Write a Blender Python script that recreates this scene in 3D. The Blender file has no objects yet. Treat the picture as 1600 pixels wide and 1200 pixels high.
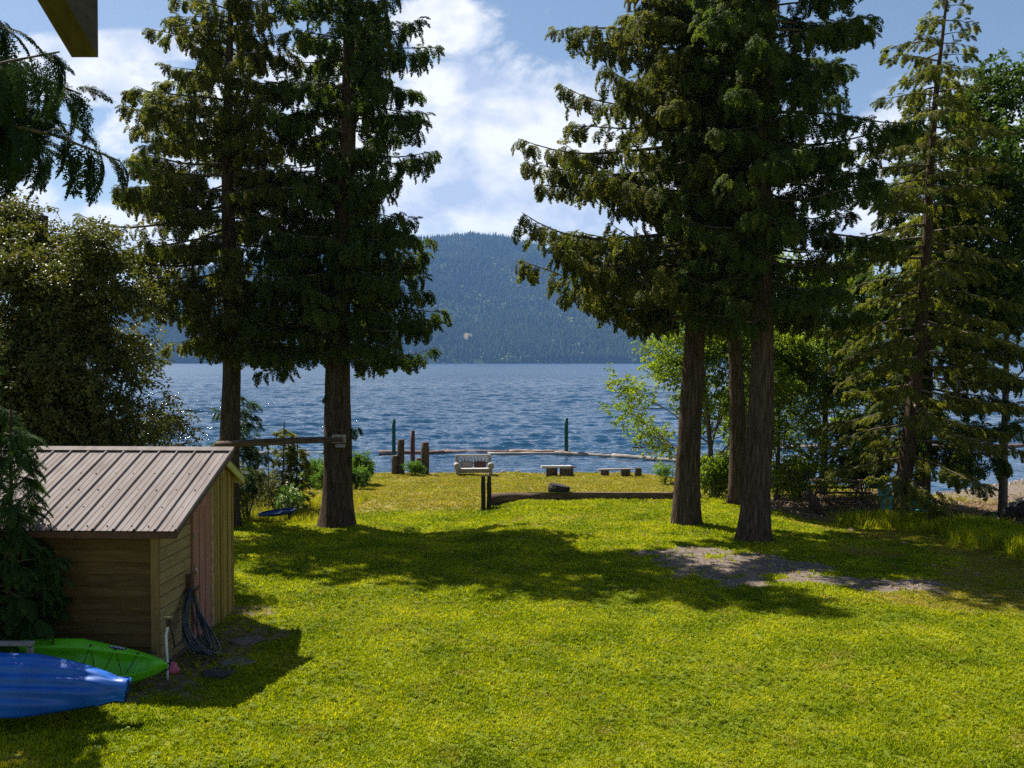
import bpy, bmesh, math, random
import numpy as np
from mathutils import Vector, Matrix, Euler

rng = random.Random(11)
npr = np.random.default_rng(5)
rad = math.radians
scene = bpy.context.scene
col = scene.collection

# ------------------------------------------------------------------ camera, sky, sun, exposure
CAMZ = 4.2
FPX = 1600.0
cam_d = bpy.data.cameras.new('camera')
cam_d.sensor_width = 36.0
cam_d.lens = 36.0
cam_d.clip_start = 0.05
cam_d.clip_end = 30000
cam = bpy.data.objects.new('camera', cam_d)
col.objects.link(cam)
cam.location = (0, 0, CAMZ)
cam.rotation_euler = (rad(90 - 1.29), 0, 0)
scene.camera = cam

SUN = Vector((-0.55, 0.60, 1.0)).normalized()          # towards the sun
world = bpy.data.worlds.new('World')
scene.world = world
world.use_nodes = True
SKY_STRENGTH = 0.05
CLOUDS = [  # azimuth slope u, elevation slope v, half sizes
    (-0.02, 0.19, 0.17, 0.115), (-0.22, 0.21, 0.16, 0.10), (0.055, 0.235, 0.10, 0.05), (-0.40, 0.112, 0.11, 0.042),
    (-0.42, 0.275, 0.13, 0.028), (-0.36, 0.305, 0.12, 0.018), (0.47, 0.17, 0.16, 0.10), (0.24, 0.16, 0.2, 0.10),
    (-0.065, 0.325, 0.06, 0.035), (-0.6, 0.15, 0.15, 0.06), (0.8, 0.2, 0.2, 0.12), (-0.9, 0.3, 0.25, 0.12)]


def build_world():
    nt = world.node_tree
    nt.nodes.clear()
    N = nt.nodes.new
    L = nt.links.new
    out = N('ShaderNodeOutputWorld')
    bg = N('ShaderNodeBackground')
    bg.inputs['Strength'].default_value = SKY_STRENGTH
    L(bg.outputs[0], out.inputs['Surface'])
    sky = N('ShaderNodeTexSky')
    sky.sky_type = 'NISHITA'
    sky.sun_disc = False
    sky.sun_elevation = math.asin(SUN.z)
    sky.sun_rotation = math.atan2(SUN.x, SUN.y)
    sky.air_density = 1.0
    sky.dust_density = 0.6
    sky.ozone_density = 1.5
    tc = N('ShaderNodeTexCoord')
    sep = N('ShaderNodeSeparateXYZ')
    L(tc.outputs['Generated'], sep.inputs[0])

    def math_(op, a, b=None, clamp=False):
        m = N('ShaderNodeMath')
        m.operation = op
        m.use_clamp = clamp
        for i, v in enumerate((a, b)):
            if v is None:
                continue
            if isinstance(v, (int, float)):
                m.inputs[i].default_value = v
            else:
                L(v, m.inputs[i])
        return m.outputs[0]
    # slopes on a tangent plane ahead; far from it the same noise goes on round the sky
    ay = math_('MAXIMUM', math_('ABSOLUTE', sep.outputs[1]), 0.12)
    u = math_('DIVIDE', sep.outputs[0], ay)
    v = math_('DIVIDE', sep.outputs[2], ay)
    cmb = N('ShaderNodeCombineXYZ')
    L(u, cmb.inputs[0])
    L(math_('MULTIPLY', v, 1.5), cmb.inputs[1])
    L(math_('MULTIPLY', math_('SIGN', sep.outputs[1]), 3.0), cmb.inputs[2])

    def noise(scale, detail, rough, dist=0.0, off=0.0):
        mp = N('ShaderNodeMapping')
        mp.inputs['Location'].default_value = (off, off * .7, off * .3)
        L(cmb.outputs[0], mp.inputs[0])
        n = N('ShaderNodeTexNoise')
        n.inputs['Scale'].default_value = scale
        n.inputs['Detail'].default_value = detail
        n.inputs['Roughness'].default_value = rough
        n.inputs['Distortion'].default_value = dist
        L(mp.outputs[0], n.inputs['Vector'])
        return n.outputs['Fac']
    n1 = noise(9.0, 9.0, 0.62, 0.35, 0.0)
    n2 = noise(3.0, 4.0, 0.5, 0.0, 4.3)
    n3 = noise(11.0, 8.0, 0.55, 0.2, 9.1)
    blob = None
    for (cu, cv, ru, rv) in CLOUDS:
        a = math_('DIVIDE', math_('SUBTRACT', u, cu), ru)
        b = math_('DIVIDE', math_('SUBTRACT', v, cv), rv)
        d2 = math_('ADD', math_('MULTIPLY', a, a), math_('MULTIPLY', b, b))
        f = math_('SUBTRACT', 1.0, math_('MULTIPLY', d2, 0.62), clamp=True)
        blob = f if blob is None else math_('MAXIMUM', blob, f)
    amount = math_('ADD', math_('MULTIPLY', n1, 1.25), math_('MULTIPLY', blob, 0.62))
    amount = math_('ADD', amount, math_('MULTIPLY', math_('SUBTRACT', n2, 0.5), 0.5))
    mr = N('ShaderNodeMapRange')
    mr.interpolation_type = 'SMOOTHSTEP'
    mr.inputs['From Min'].default_value = 0.80
    mr.inputs['From Max'].default_value = 1.06
    L(amount, mr.inputs['Value'])
    ramp = N('ShaderNodeValToRGB')
    ramp.color_ramp.elements[0].position = 0.36
    ramp.color_ramp.elements[0].color = (0.50, 0.58, 0.75, 1)
    ramp.color_ramp.elements[1].position = 0.58
    ramp.color_ramp.elements[1].color = (1.0, 1.0, 1.0, 1)
    L(n3, ramp.inputs[0])
    sc = N('ShaderNodeVectorMath')
    sc.operation = 'SCALE'
    L(ramp.outputs[0], sc.inputs[0])
    sc.inputs['Scale'].default_value = 0.56 / SKY_STRENGTH
    mix = N('ShaderNodeMix')
    mix.data_type = 'RGBA'
    L(math_('MULTIPLY', mr.outputs[0], 0.94), mix.inputs[0])
    L(sky.outputs[0], mix.inputs[6])
    L(sc.outputs[0], mix.inputs[7])
    L(mix.outputs[2], bg.inputs['Color'])


build_world()
sun_d = bpy.data.lights.new('sun', 'SUN')
sun_d.energy = 5.0
sun_d.angle = rad(0.53)
sun_d.color = (1.0, 0.95, 0.86)
sun = bpy.data.objects.new('sun', sun_d)
col.objects.link(sun)
sun.location = (-20, 22, 40)
sun.rotation_euler = SUN.to_track_quat('Z', 'Y').to_euler()
vs = scene.view_settings
vs.view_transform = 'Standard'
vs.look = 'None'
vs.exposure = 1.0
vs.gamma = 1.0
scene.render.engine = 'CYCLES'
cy = scene.cycles
cy.use_denoising = False
cy.denoiser = 'OPENIMAGEDENOISE'
cy.denoising_input_passes = 'RGB_ALBEDO_NORMAL'
cy.max_bounces = 7
cy.diffuse_bounces = 3
cy.glossy_bounces = 3
cy.transmission_bounces = 4
cy.transparent_max_bounces = 8
cy.volume_bounces = 1
cy.sample_clamp_indirect = 6.0


# ------------------------------------------------------------------ helpers
def at(px, py, d):
    """a point of the place seen in direction (px, py), d metres ahead"""
    return Vector(((px - 800) * d / FPX, d, CAMZ - (py - 564) * d / FPX))


def X(px, d):
    return (px - 800) * d / FPX


def ss(a, b, x):
    t = np.clip((x - a) / (b - a), 0, 1)
    return t * t * (3 - 2 * t)


def shore(x):
    return 47 - 6.5 * ss(5.5, 10, x) + 8 * ss(14, 27, x) - 7 * (1 - ss(-11, -5.5, x))


def gz(x, y):
    x = np.asarray(x, float)
    y = np.asarray(y, float)
    left = 1 - ss(-1.7, 0.7, x)
    right = ss(6.2, 9.0, x)
    mid = (1 - left) * (1 - right)
    z = -0.38 * ss(21, 31, y) * left - 0.38 * ss(23, 30, y) * right - 0.38 * ss(30.35, 30.7, y) * mid
    z = z + 0.10 * mid * ss(24, 29, y) * (1 - ss(30.3, 30.6, y))
    sy = shore(x)
    z = z - 0.57 * ss(31, 47, y)
    z = z - 0.45 * ss(12.5, 17, x) * ss(25, 33, y) + 0.16 * np.exp(-((x - 14.5) / 2.5) ** 2 - ((y - 25) / 2.2) ** 2)
    z = z - 1.75 * ss(sy, sy + 3.2 + 4 * ss(14, 20, x), y) - 3.0 * ss(sy + 3, sy + 30, y)
    z = z + 0.025 * np.sin(x * 0.9 + 1.3 * np.sin(y * 0.4)) * np.cos(y * 0.7) + 0.012 * np.sin(x * 2.3 + y * 1.1)
    return z


def G(x, y):
    return float(gz(x, y))


def tag(o, label=None, cat=None, group=None, kind=None):
    if label:
        o['label'] = label
    if cat:
        o['category'] = cat
    if group:
        o['group'] = group
    if kind:
        o['kind'] = kind
    return o


def empty(name, loc=(0, 0, 0), label=None, cat=None, group=None, rot=(0, 0, 0)):
    o = bpy.data.objects.new(name, None)
    o.empty_display_size = 0.2
    o.location = loc
    o.rotation_euler = rot
    col.objects.link(o)
    return tag(o, label, cat, group)


class MB:
    """collects shapes and links them as one mesh object"""

    def __init__(self):
        self.v = []
        self.f = []

    def add(self, verts, faces):
        b = len(self.v)
        self.v.extend([tuple(p) for p in verts])
        self.f.extend([tuple(b + i for i in f) for f in faces])
        return self

    def box(self, c, s, rot=None, jit=0.0):
        M_ = rot.to_matrix() if isinstance(rot, Euler) else (rot if rot is not None else Matrix.Identity(3))
        c = Vector(c)
        vs_ = []
        for dx in (-.5, .5):
            for dy in (-.5, .5):
                for dz in (-.5, .5):
                    p = Vector((dx * s[0], dy * s[1], dz * s[2]))
                    if jit:
                        p += Vector((rng.uniform(-jit, jit), rng.uniform(-jit, jit), rng.uniform(-jit, jit)))
                    vs_.append(c + M_ @ p)
        return self.add(vs_, [(0, 1, 3, 2), (4, 6, 7, 5), (0, 4, 5, 1), (2, 3, 7, 6), (0, 2, 6, 4), (1, 5, 7, 3)])

    def prism(self, poly, axis_vec):
        n = len(poly)
        a = [Vector(p) for p in poly]
        b = [p + Vector(axis_vec) for p in a]
        fs = [tuple(range(n))[::-1], tuple(range(n, 2 * n))]
        for i in range(n):
            j = (i + 1) % n
            fs.append((i, j, n + j, n + i))
        return self.add(a + b, fs)

    def tube(self, pts, radii, n=8, caps=True, wob=0.0, flat=None):
        pts = [Vector(p) for p in pts]
        m = len(pts)
        if not hasattr(radii, '__len__'):
            radii = [radii] * m
        rings = []
        ref = Vector((0, 0, 1))
        prev = None
        for i in range(m):
            t = (pts[min(i + 1, m - 1)] - pts[max(i - 1, 0)])
            if t.length < 1e-9:
                t = Vector((0, 0, 1))
            t.normalize()
            if prev is None:
                ref = Vector((1, 0, 0)) if abs(t.z) > .8 else Vector((0, 0, 1))
                a = t.cross(ref).normalized()
            else:
                a = (prev - t * prev.dot(t))
                a = a.normalized() if a.length > 1e-6 else t.cross(Vector((0, 0, 1))).normalized()
            prev = a
            b = t.cross(a)
            for k in range(n):
                w = 2 * math.pi * k / n
                r = radii[i] * (1 + (rng.uniform(-wob, wob) if wob else 0))
                rings.append(pts[i] + (a * math.cos(w) + b * math.sin(w)) * r)
        fs = []
        for i in range(m - 1):
            for k in range(n):
                k2 = (k + 1) % n
                fs.append((i * n + k, i * n + k2, (i + 1) * n + k2, (i + 1) * n + k))
        if caps:
            fs.append(tuple(range(n))[::-1])
            fs.append(tuple((m - 1) * n + k for k in range(n)))
        return self.add(rings, fs)

    def build(self, name, mat, parent=None, smooth=False, bevel=0.0):
        me = bpy.data.meshes.new(name)
        me.from_pydata(self.v, [], self.f)
        if mat:
            me.materials.append(mat)
        if smooth:
            me.polygons.foreach_set('use_smooth', [True] * len(me.polygons))
        me.update()
        o = bpy.data.objects.new(name, me)
        col.objects.link(o)
        o.parent = parent
        if bevel:
            bv = o.modifiers.new('bevel', 'BEVEL')
            bv.width = bevel
            bv.segments = 2
            bv.limit_method = 'ANGLE'
        return o


def np_mesh(name, verts, faces, mat, smooth=True, link=True, parent=None):
    me = bpy.data.meshes.new(name)
    me.from_pydata(np.asarray(verts).tolist() if not isinstance(verts, list) else verts, [], faces)
    if mat:
        me.materials.append(mat)
    if smooth:
        me.polygons.foreach_set('use_smooth', [True] * len(me.polygons))
    me.update()
    o = bpy.data.objects.new(name, me)
    if link:
        col.objects.link(o)
        o.parent = parent
    return o


# ------------------------------------------------------------------ materials
def nodes(name):
    m = bpy.data.materials.new(name)
    m.use_nodes = True
    nt = m.node_tree
    nt.nodes.clear()
    return m, nt, nt.nodes.new, nt.links.new


def ramp_node(N, stops):
    r = N('ShaderNodeValToRGB')
    el = r.color_ramp.elements
    while len(el) < len(stops):
        el.new(0.5)
    for e, (p, c) in zip(el, stops):
        e.position = p
        e.color = (*c, 1)
    return r


def surf(name, stops, scale=4.0, detail=6.0, stretch=(1, 1, 1), rough=0.8, bump=0.0, bscale=20.0, bstretch=None,
         spec=0.3, metallic=0.0, coat=0.0, coords='Object', rot=(0, 0, 0), dist=0.0, rand=0.0):
    """noise-coloured principled surface with fine relief"""
    m, nt, N, L = nodes(name)
    out = N('ShaderNodeOutputMaterial')
    p = N('ShaderNodeBsdfPrincipled')
    L(p.outputs[0], out.inputs[0])
    tc = N('ShaderNodeTexCoord')
    mp = N('ShaderNodeMapping')
    mp.inputs['Scale'].default_value = stretch
    mp.inputs['Rotation'].default_value = rot
    L(tc.outputs[coords], mp.inputs[0])
    vec = mp.outputs[0]
    if rand:
        oi = N('ShaderNodeObjectInfo')
        sc_ = N('ShaderNodeVectorMath')
        sc_.operation = 'SCALE'
        sc_.inputs[0].default_value = (17.3, 9.1, 23.7)
        L(oi.outputs['Random'], sc_.inputs['Scale'])
        ad = N('ShaderNodeVectorMath')
        L(vec, ad.inputs[0])
        L(sc_.outputs[0], ad.inputs[1])
        vec = ad.outputs[0]
    n = N('ShaderNodeTexNoise')
    n.inputs['Scale'].default_value = scale
    n.inputs['Detail'].default_value = detail
    n.inputs['Roughness'].default_value = 0.62
    n.inputs['Distortion'].default_value = dist
    L(vec, n.inputs['Vector'])
    r = ramp_node(N, stops)
    L(n.outputs['Fac'], r.inputs[0])
    if rand:
        hs = N('ShaderNodeHueSaturation')
        mr = N('ShaderNodeMapRange')
        mr.inputs['To Min'].default_value = 1 - rand
        mr.inputs['To Max'].default_value = 1 + rand
        L(oi.outputs['Random'], mr.inputs['Value'])
        L(mr.outputs[0], hs.inputs['Value'])
        L(r.outputs[0], hs.inputs['Color'])
        L(hs.outputs[0], p.inputs['Base Color'])
    else:
        L(r.outputs[0], p.inputs['Base Color'])
    p.inputs['Roughness'].default_value = rough
    p.inputs['Specular IOR Level'].default_value = spec
    p.inputs['Metallic'].default_value = metallic
    p.inputs['Coat Weight'].default_value = coat
    if bump:
        mp2 = N('ShaderNodeMapping')
        mp2.inputs['Scale'].default_value = bstretch or stretch
        mp2.inputs['Rotation'].default_value = rot
        L(tc.outputs[coords], mp2.inputs[0])
        n2 = N('ShaderNodeTexNoise')
        n2.inputs['Scale'].default_value = bscale
        n2.inputs['Detail'].default_value = 8
        n2.inputs['Roughness'].default_value = 0.65
        L(mp2.outputs[0], n2.inputs['Vector'])
        b = N('ShaderNodeBump')
        b.inputs['Strength'].default_value = 0.9
        b.inputs['Distance'].default_value = bump
        L(n2.outputs['Fac'], b.inputs['Height'])
        L(b.outputs[0], p.inputs['Normal'])
    return m


def leaf(name, stops, trans=0.35, rough=0.6, spec=0.10, pos_scale=0.6, pos_amt=0.5, tcol=1.5):
    """leaf with per-clump colour and light passing through"""
    m, nt, N, L = nodes(name)
    out = N('ShaderNodeOutputMaterial')
    oi = N('ShaderNodeObjectInfo')
    geo = N('ShaderNodeNewGeometry')
    n = N('ShaderNodeTexNoise')
    n.inputs['Scale'].default_value = pos_scale
    n.inputs['Detail'].default_value = 3
    L(geo.outputs['Position'], n.inputs['Vector'])
    mx = N('ShaderNodeMix')
    mx.inputs[0].default_value = pos_amt
    L(oi.outputs['Random'], mx.inputs[2])
    L(n.outputs['Fac'], mx.inputs[3])
    m3 = N('ShaderNodeMix')
    m3.inputs[0].default_value = .42
    L(mx.outputs[0], m3.inputs[2])
    L(geo.outputs['Random Per Island'], m3.inputs[3])
    r = ramp_node(N, stops)
    L(m3.outputs[0], r.inputs[0])
    p = N('ShaderNodeBsdfPrincipled')
    p.inputs['Roughness'].default_value = rough
    p.inputs['Specular IOR Level'].default_value = spec
    L(r.outputs[0], p.inputs['Base Color'])
    t = N('ShaderNodeBsdfTranslucent')
    g = N('ShaderNodeVectorMath')
    g.operation = 'MULTIPLY'
    g.inputs[1].default_value = (tcol, tcol * 1.05, tcol * 0.6)
    L(r.outputs[0], g.inputs[0])
    L(g.outputs[0], t.inputs['Color'])
    ms = N('ShaderNodeMixShader')
    ms.inputs[0].default_value = trans
    L(p.outputs[0], ms.inputs[1])
    L(t.outputs[0], ms.inputs[2])
    L(ms.outputs[0], out.inputs[0])
    return m


WG = (1, 1, 9)   # vertical wood grain
MT = {}
MT['cedar'] = leaf('cedar_foliage', [(0.15, (.028, .040, .007)), (.42, (.065, .080, .012)), (.64, (.12, .118, .020)), (.88, (.22, .155, .040))], trans=.48, tcol=2.1)
MT['cedar_dark'] = leaf('dark_cedar_foliage', [(0.15, (.020, .038, .007)), (.45, (.048, .076, .012)), (.7, (.088, .108, .018)), (.92, (.16, .135, .032))], trans=.46, tcol=2.1)
MT['hemlock'] = leaf('hemlock_foliage', [(0.15, (.045, .058, .009)), (.45, (.105, .118, .017)), (.7, (.18, .175, .026)), (.92, (.27, .20, .05))], trans=.5, tcol=1.9)
MT['young_cedar'] = leaf('young_cedar_foliage', [(0.1, (.02, .045, .012)), (.55, (.045, .085, .020)), (.9, (.085, .13, .03))], trans=.32)
MT['near'] = leaf('near_cedar_foliage', [(0.15, (.012, .026, .010)), (.55, (.026, .050, .015)), (.9, (.055, .075, .02))], trans=.22)
MT['alder'] = leaf('alder_leaf', [(0.1, (.07, .12, .012)), (.5, (.15, .21, .02)), (.9, (.26, .28, .03))], trans=.55)
MT['maple'] = leaf('maple_leaf', [(0.1, (.03, .06, .012)), (.5, (.06, .10, .02)), (.9, (.10, .14, .03))], trans=.4)
MT['glossy'] = leaf('glossy_shrub_leaf', [(0.1, (.030, .042, .008)), (.4, (.075, .085, .014)), (.7, (.13, .125, .022)), (.93, (.20, .15, .035))], trans=.3, rough=.45, spec=.3)
MT['redleaf'] = leaf('reddish_leaf', [(0.1, (.05, .075, .018)), (.5, (.10, .11, .025)), (.8, (.17, .09, .03)), (.97, (.20, .06, .03))], trans=.4)
MT['lime'] = leaf('lime_shrub_leaf', [(0.1, (.06, .12, .015)), (.6, (.11, .20, .025)), (.9, (.16, .24, .035))], trans=.4)
MT['blossom'] = leaf('white_blossom', [(0.1, (.62, .58, .52)), (.9, (.82, .80, .76))], trans=.3)
MT['litter'] = leaf('fallen_leaf', [(0.1, (.10, .06, .035)), (.5, (.22, .14, .085)), (.9, (.36, .26, .17))], trans=.15, rough=.7)
MT['bark'] = surf('cedar_bark', [(.3, (.028, .018, .012)), (.5, (.075, .050, .034)), (.68, (.15, .108, .078))], scale=5, stretch=(5, 5, .45), bump=.05, bscale=6, bstretch=(5, 5, .4), rough=.95, spec=.1)
MT['bark2'] = surf('grey_limb_bark', [(.3, (.06, .045, .035)), (.7, (.20, .165, .13))], scale=9, stretch=(1, 1, 1), bump=.006, bscale=30, rough=.9, spec=.1)
MT['alder_bark'] = surf('alder_bark', [(.3, (.05, .04, .032)), (.7, (.17, .145, .12))], scale=6, stretch=(3, 3, 1), bump=.02, bscale=12, rough=.9, spec=.1)
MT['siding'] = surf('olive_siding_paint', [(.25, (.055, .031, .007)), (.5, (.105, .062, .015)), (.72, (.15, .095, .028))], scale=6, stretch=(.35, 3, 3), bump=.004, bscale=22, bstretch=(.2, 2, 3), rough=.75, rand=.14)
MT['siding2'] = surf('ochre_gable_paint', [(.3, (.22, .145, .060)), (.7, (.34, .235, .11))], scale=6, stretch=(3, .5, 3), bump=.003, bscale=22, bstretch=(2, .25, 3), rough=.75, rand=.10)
MT['corner'] = surf('corner_board_paint', [(.3, (.17, .105, .035)), (.7, (.27, .18, .07))], scale=8, stretch=(3, 3, .5), bump=.002, bscale=30, rough=.75)
MT['batten'] = surf('yellow_batten_wood', [(.3, (.20, .125, .025)), (.7, (.38, .255, .06))], scale=6, stretch=(4, 4, .5), bump=.004, bscale=16, bstretch=(4, 4, .4), rough=.8, rand=.2)
MT['door'] = surf('faded_rose_door_paint', [(.3, (.30, .115, .085)), (.7, (.40, .175, .135))], scale=5, stretch=(3, 3, .6), bump=.003, bscale=20, bstretch=(3, 3, .5), rough=.8)
MT['trim'] = surf('rough_edge_trim', [(.3, (.24, .165, .08)), (.7, (.42, .31, .17))], scale=12, bump=.004, bscale=30, rough=.85)
MT['steel'] = surf('weathered_roof_steel', [(.3, (.165, .128, .112)), (.52, (.225, .19, .175)), (.75, (.27, .238, .228))], scale=2.2, stretch=(3.5, .5, 1), rough=.75, bump=.0015, bscale=9, metallic=0, spec=.08, rand=.06)
MT['rust'] = surf('brown_roof_edge', [(.3, (.06, .028, .018)), (.7, (.13, .06, .038))], scale=9, rough=.6)
MT['lime_wood'] = surf('new_yellow_board', [(.3, (.42, .37, .10)), (.7, (.52, .46, .16))], scale=6, rough=.7)
MT['dark'] = surf('dark_hollow', [(.3, (.012, .010, .008)), (.7, (.03, .025, .02))], rough=.9)
MT['metal'] = surf('dull_metal', [(.3, (.28, .27, .25)), (.7, (.48, .46, .43))], scale=20, rough=.4, metallic=.8)
MT['pvc'] = surf('white_pvc', [(.3, (.62, .62, .60)), (.7, (.78, .78, .76))], scale=15, rough=.4)
MT['hose'] = surf('black_hose_bluish_sheen', [(.4, (.015, .02, .028)), (.6, (.035, .05, .065))], scale=3, rough=.35, spec=.5)  # black hose; its bluish highlights are put into the colour
MT['pink'] = surf('pink_cloth', [(.3, (.55, .10, .15)), (.7, (.72, .2, .26))], scale=12, rough=.8)
MT['green_plastic'] = surf('lime_kayak_plastic', [(.3, (.10, .46, .010)), (.7, (.15, .56, .018))], scale=3, rough=.33, spec=.5, bump=.001, bscale=60)
MT['green_dark'] = surf('dark_green_plastic', [(.3, (.02, .12, .012)), (.7, (.035, .17, .018))], scale=3, rough=.4)
MT['blue_plastic'] = surf('blue_kayak_plastic', [(.3, (.003, .075, .36)), (.55, (.005, .12, .50)), (.8, (.015, .19, .60))], scale=1.5, rough=.45, spec=.5, bump=.001, bscale=70)
MT['cord'] = surf('black_cord', [(.3, (.012, .012, .012)), (.7, (.03, .03, .03))], rough=.7)
MT['sticker'] = surf('dark_sticker', [(.4, (.03, .03, .10)), (.6, (.08, .08, .16))], scale=30, rough=.4)
MT['sticker_white'] = surf('sticker_print', [(.4, (.6, .6, .62)), (.6, (.7, .7, .72))], scale=30, rough=.4)
MT['greywood'] = surf('weathered_grey_wood', [(.3, (.20, .175, .15)), (.7, (.40, .365, .33))], scale=7, stretch=(.6, 3, 3), bump=.006, bscale=18, bstretch=(.5, 4, 4), rough=.9, rand=.12)
MT['palewood'] = surf('sun_bleached_wood', [(.3, (.42, .39, .36)), (.7, (.66, .63, .60))], scale=7, stretch=(.6, 3, 3), bump=.006, bscale=18, bstretch=(.5, 4, 4), rough=.9, rand=.1)
MT['brownwood'] = surf('brown_old_timber', [(.3, (.055, .034, .022)), (.55, (.12, .08, .055)), (.75, (.22, .165, .12))], scale=5, stretch=(.5, 3, 3), bump=.012, bscale=12, bstretch=(.4, 4, 4), rough=.95, rand=.15)
MT['piling'] = surf('old_piling_wood', [(.3, (.040, .026, .018)), (.55, (.10, .07, .045)), (.75, (.20, .145, .09))], scale=5, stretch=(4, 4, .5), bump=.03, bscale=8, bstretch=(5, 5, .4), rough=.95, rand=.12)
MT['redpost'] = surf('rust_brown_pile', [(.3, (.045, .016, .014)), (.7, (.10, .042, .034))], scale=6, stretch=(2, 2, .6), rough=.7)
MT['greenpost'] = surf('dark_green_pile_paint', [(.3, (.004, .055, .038)), (.7, (.010, .10, .068))], scale=4, stretch=(2, 2, .5), rough=.5)
MT['floatlog'] = surf('floating_log_wood', [(.3, (.09, .05, .035)), (.5, (.22, .135, .10)), (.72, (.42, .34, .29))], scale=1.6, stretch=(.6, 3, 3), bump=.02, bscale=6, rough=.9, rand=.2)
MT['palelog'] = surf('bleached_floating_log', [(.3, (.16, .125, .10)), (.6, (.36, .32, .28))], scale=1.6, stretch=(.6, 3, 3), bump=.02, bscale=6, rough=.9, rand=.15)
MT['charred'] = surf('charred_post', [(.3, (.012, .010, .009)), (.7, (.05, .042, .036))], scale=8, stretch=(4, 4, .6), bump=.02, bscale=12, bstretch=(4, 4, .5), rough=.95)
MT['teal'] = surf('teal_plastic', [(.3, (.02, .19, .20)), (.7, (.04, .27, .27))], scale=6, rough=.5)
MT['swingblue'] = surf('blue_nylon', [(.3, (.006, .055, .22)), (.7, (.015, .11, .34))], scale=20, rough=.6, bump=.002, bscale=90)
MT['swingedge'] = surf('dark_blue_nylon', [(.3, (.008, .02, .07)), (.7, (.02, .04, .12))], scale=20, rough=.7)
MT['rope'] = surf('dull_rope', [(.3, (.06, .055, .045)), (.7, (.14, .125, .10))], scale=40, rough=.9)
MT['rock'] = surf('grey_tan_rock', [(.3, (.13, .11, .095)), (.55, (.27, .245, .22)), (.75, (.40, .37, .34))], scale=3.5, bump=.03, bscale=9, rough=.9, rand=.25)
MT['pebble'] = surf('pebble', [(.3, (.16, .13, .11)), (.7, (.40, .35, .31))], scale=8, rough=.9, rand=.4)
MT['flag'] = surf('flat_paving_stone', [(.3, (.10, .08, .065)), (.7, (.20, .165, .14))], scale=6, bump=.008, bscale=20, rough=.9)
MT['drain'] = surf('dark_round_stone', [(.3, (.025, .024, .022)), (.7, (.06, .056, .05))], scale=10, bump=.006, bscale=30, rough=.8)
MT['eave'] = surf('dark_rafter_wood', [(.3, (.035, .024, .017)), (.7, (.085, .062, .046))], scale=9, stretch=(3, .5, 3), bump=.003, bscale=40, rough=.85)
MT['white'] = surf('white_hull', [(.4, (.72, .72, .70)), (.6, (.80, .80, .78))], rough=.4)
MT['cottage_roof'] = surf('cottage_roof', [(.4, (.10, .09, .085)), (.6, (.17, .15, .14))], rough=.8)
MT['cottage_wall'] = surf('cottage_wall', [(.4, (.42, .38, .33)), (.6, (.55, .50, .45))], rough=.8)


# ------------------------------------------------------------------ instancing of uncountable foliage
def scatter(name, pts, rots, scl, variants, vi=None, parent=None, label=None):
    pts = np.asarray(pts, np.float32).reshape(-1, 3)
    n = len(pts)
    me = bpy.data.meshes.new(name)
    me.vertices.add(n)
    me.vertices.foreach_set('co', pts.ravel())
    a = me.attributes.new('rot', 'FLOAT_VECTOR', 'POINT')
    a.data.foreach_set('vector', np.asarray(rots, np.float32).ravel())
    s = np.asarray(scl, np.float32)
    if s.ndim == 1:
        s = np.repeat(s[:, None], 3, 1)
    a = me.attributes.new('scl', 'FLOAT_VECTOR', 'POINT')
    a.data.foreach_set('vector', s.ravel())
    if vi is None:
        vi = npr.integers(0, len(variants), n)
    a = me.attributes.new('vi', 'INT', 'POINT')
    a.data.foreach_set('value', np.asarray(vi, np.int32))
    me.update()
    o = bpy.data.objects.new(name, me)
    col.objects.link(o)
    o.parent = parent
    ng = bpy.data.node_groups.new(name + '_scatter', 'GeometryNodeTree')
    ng.interface.new_socket('Geometry', in_out='INPUT', socket_type='NodeSocketGeometry')
    ng.interface.new_socket('Geometry', in_out='OUTPUT', socket_type='NodeSocketGeometry')
    N = ng.nodes.new
    L = ng.links.new
    gi = N('NodeGroupInput')
    go = N('NodeGroupOutput')
    iop = N('GeometryNodeInstanceOnPoints')
    join = N('GeometryNodeJoinGeometry')
    for ob in reversed(variants):
        oi = N('GeometryNodeObjectInfo')
        oi.inputs['Object'].default_value = ob
        g2i = N('GeometryNodeGeometryToInstance')
        L(oi.outputs['Geometry'], g2i.inputs[0])
        L(g2i.outputs[0], join.inputs[0])
    L(gi.outputs[0], iop.inputs['Points'])
    L(join.outputs[0], iop.inputs['Instance'])
    iop.inputs['Pick Instance'].default_value = True

    def attr(nm, t):
        q = N('GeometryNodeInputNamedAttribute')
        q.data_type = t
        q.inputs['Name'].default_value = nm
        return q.outputs['Attribute']
    L(attr('vi', 'INT'), iop.inputs['Instance Index'])
    e2r = N('FunctionNodeEulerToRotation')
    L(attr('rot', 'FLOAT_VECTOR'), e2r.inputs[0])
    L(e2r.outputs[0], iop.inputs['Rotation'])
    L(attr('scl', 'FLOAT_VECTOR'), iop.inputs['Scale'])
    L(iop.outputs[0], go.inputs[0])
    md = o.modifiers.new('scatter', 'NODES')
    md.node_group = ng
    o['kind'] = 'stuff'
    return o


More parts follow.
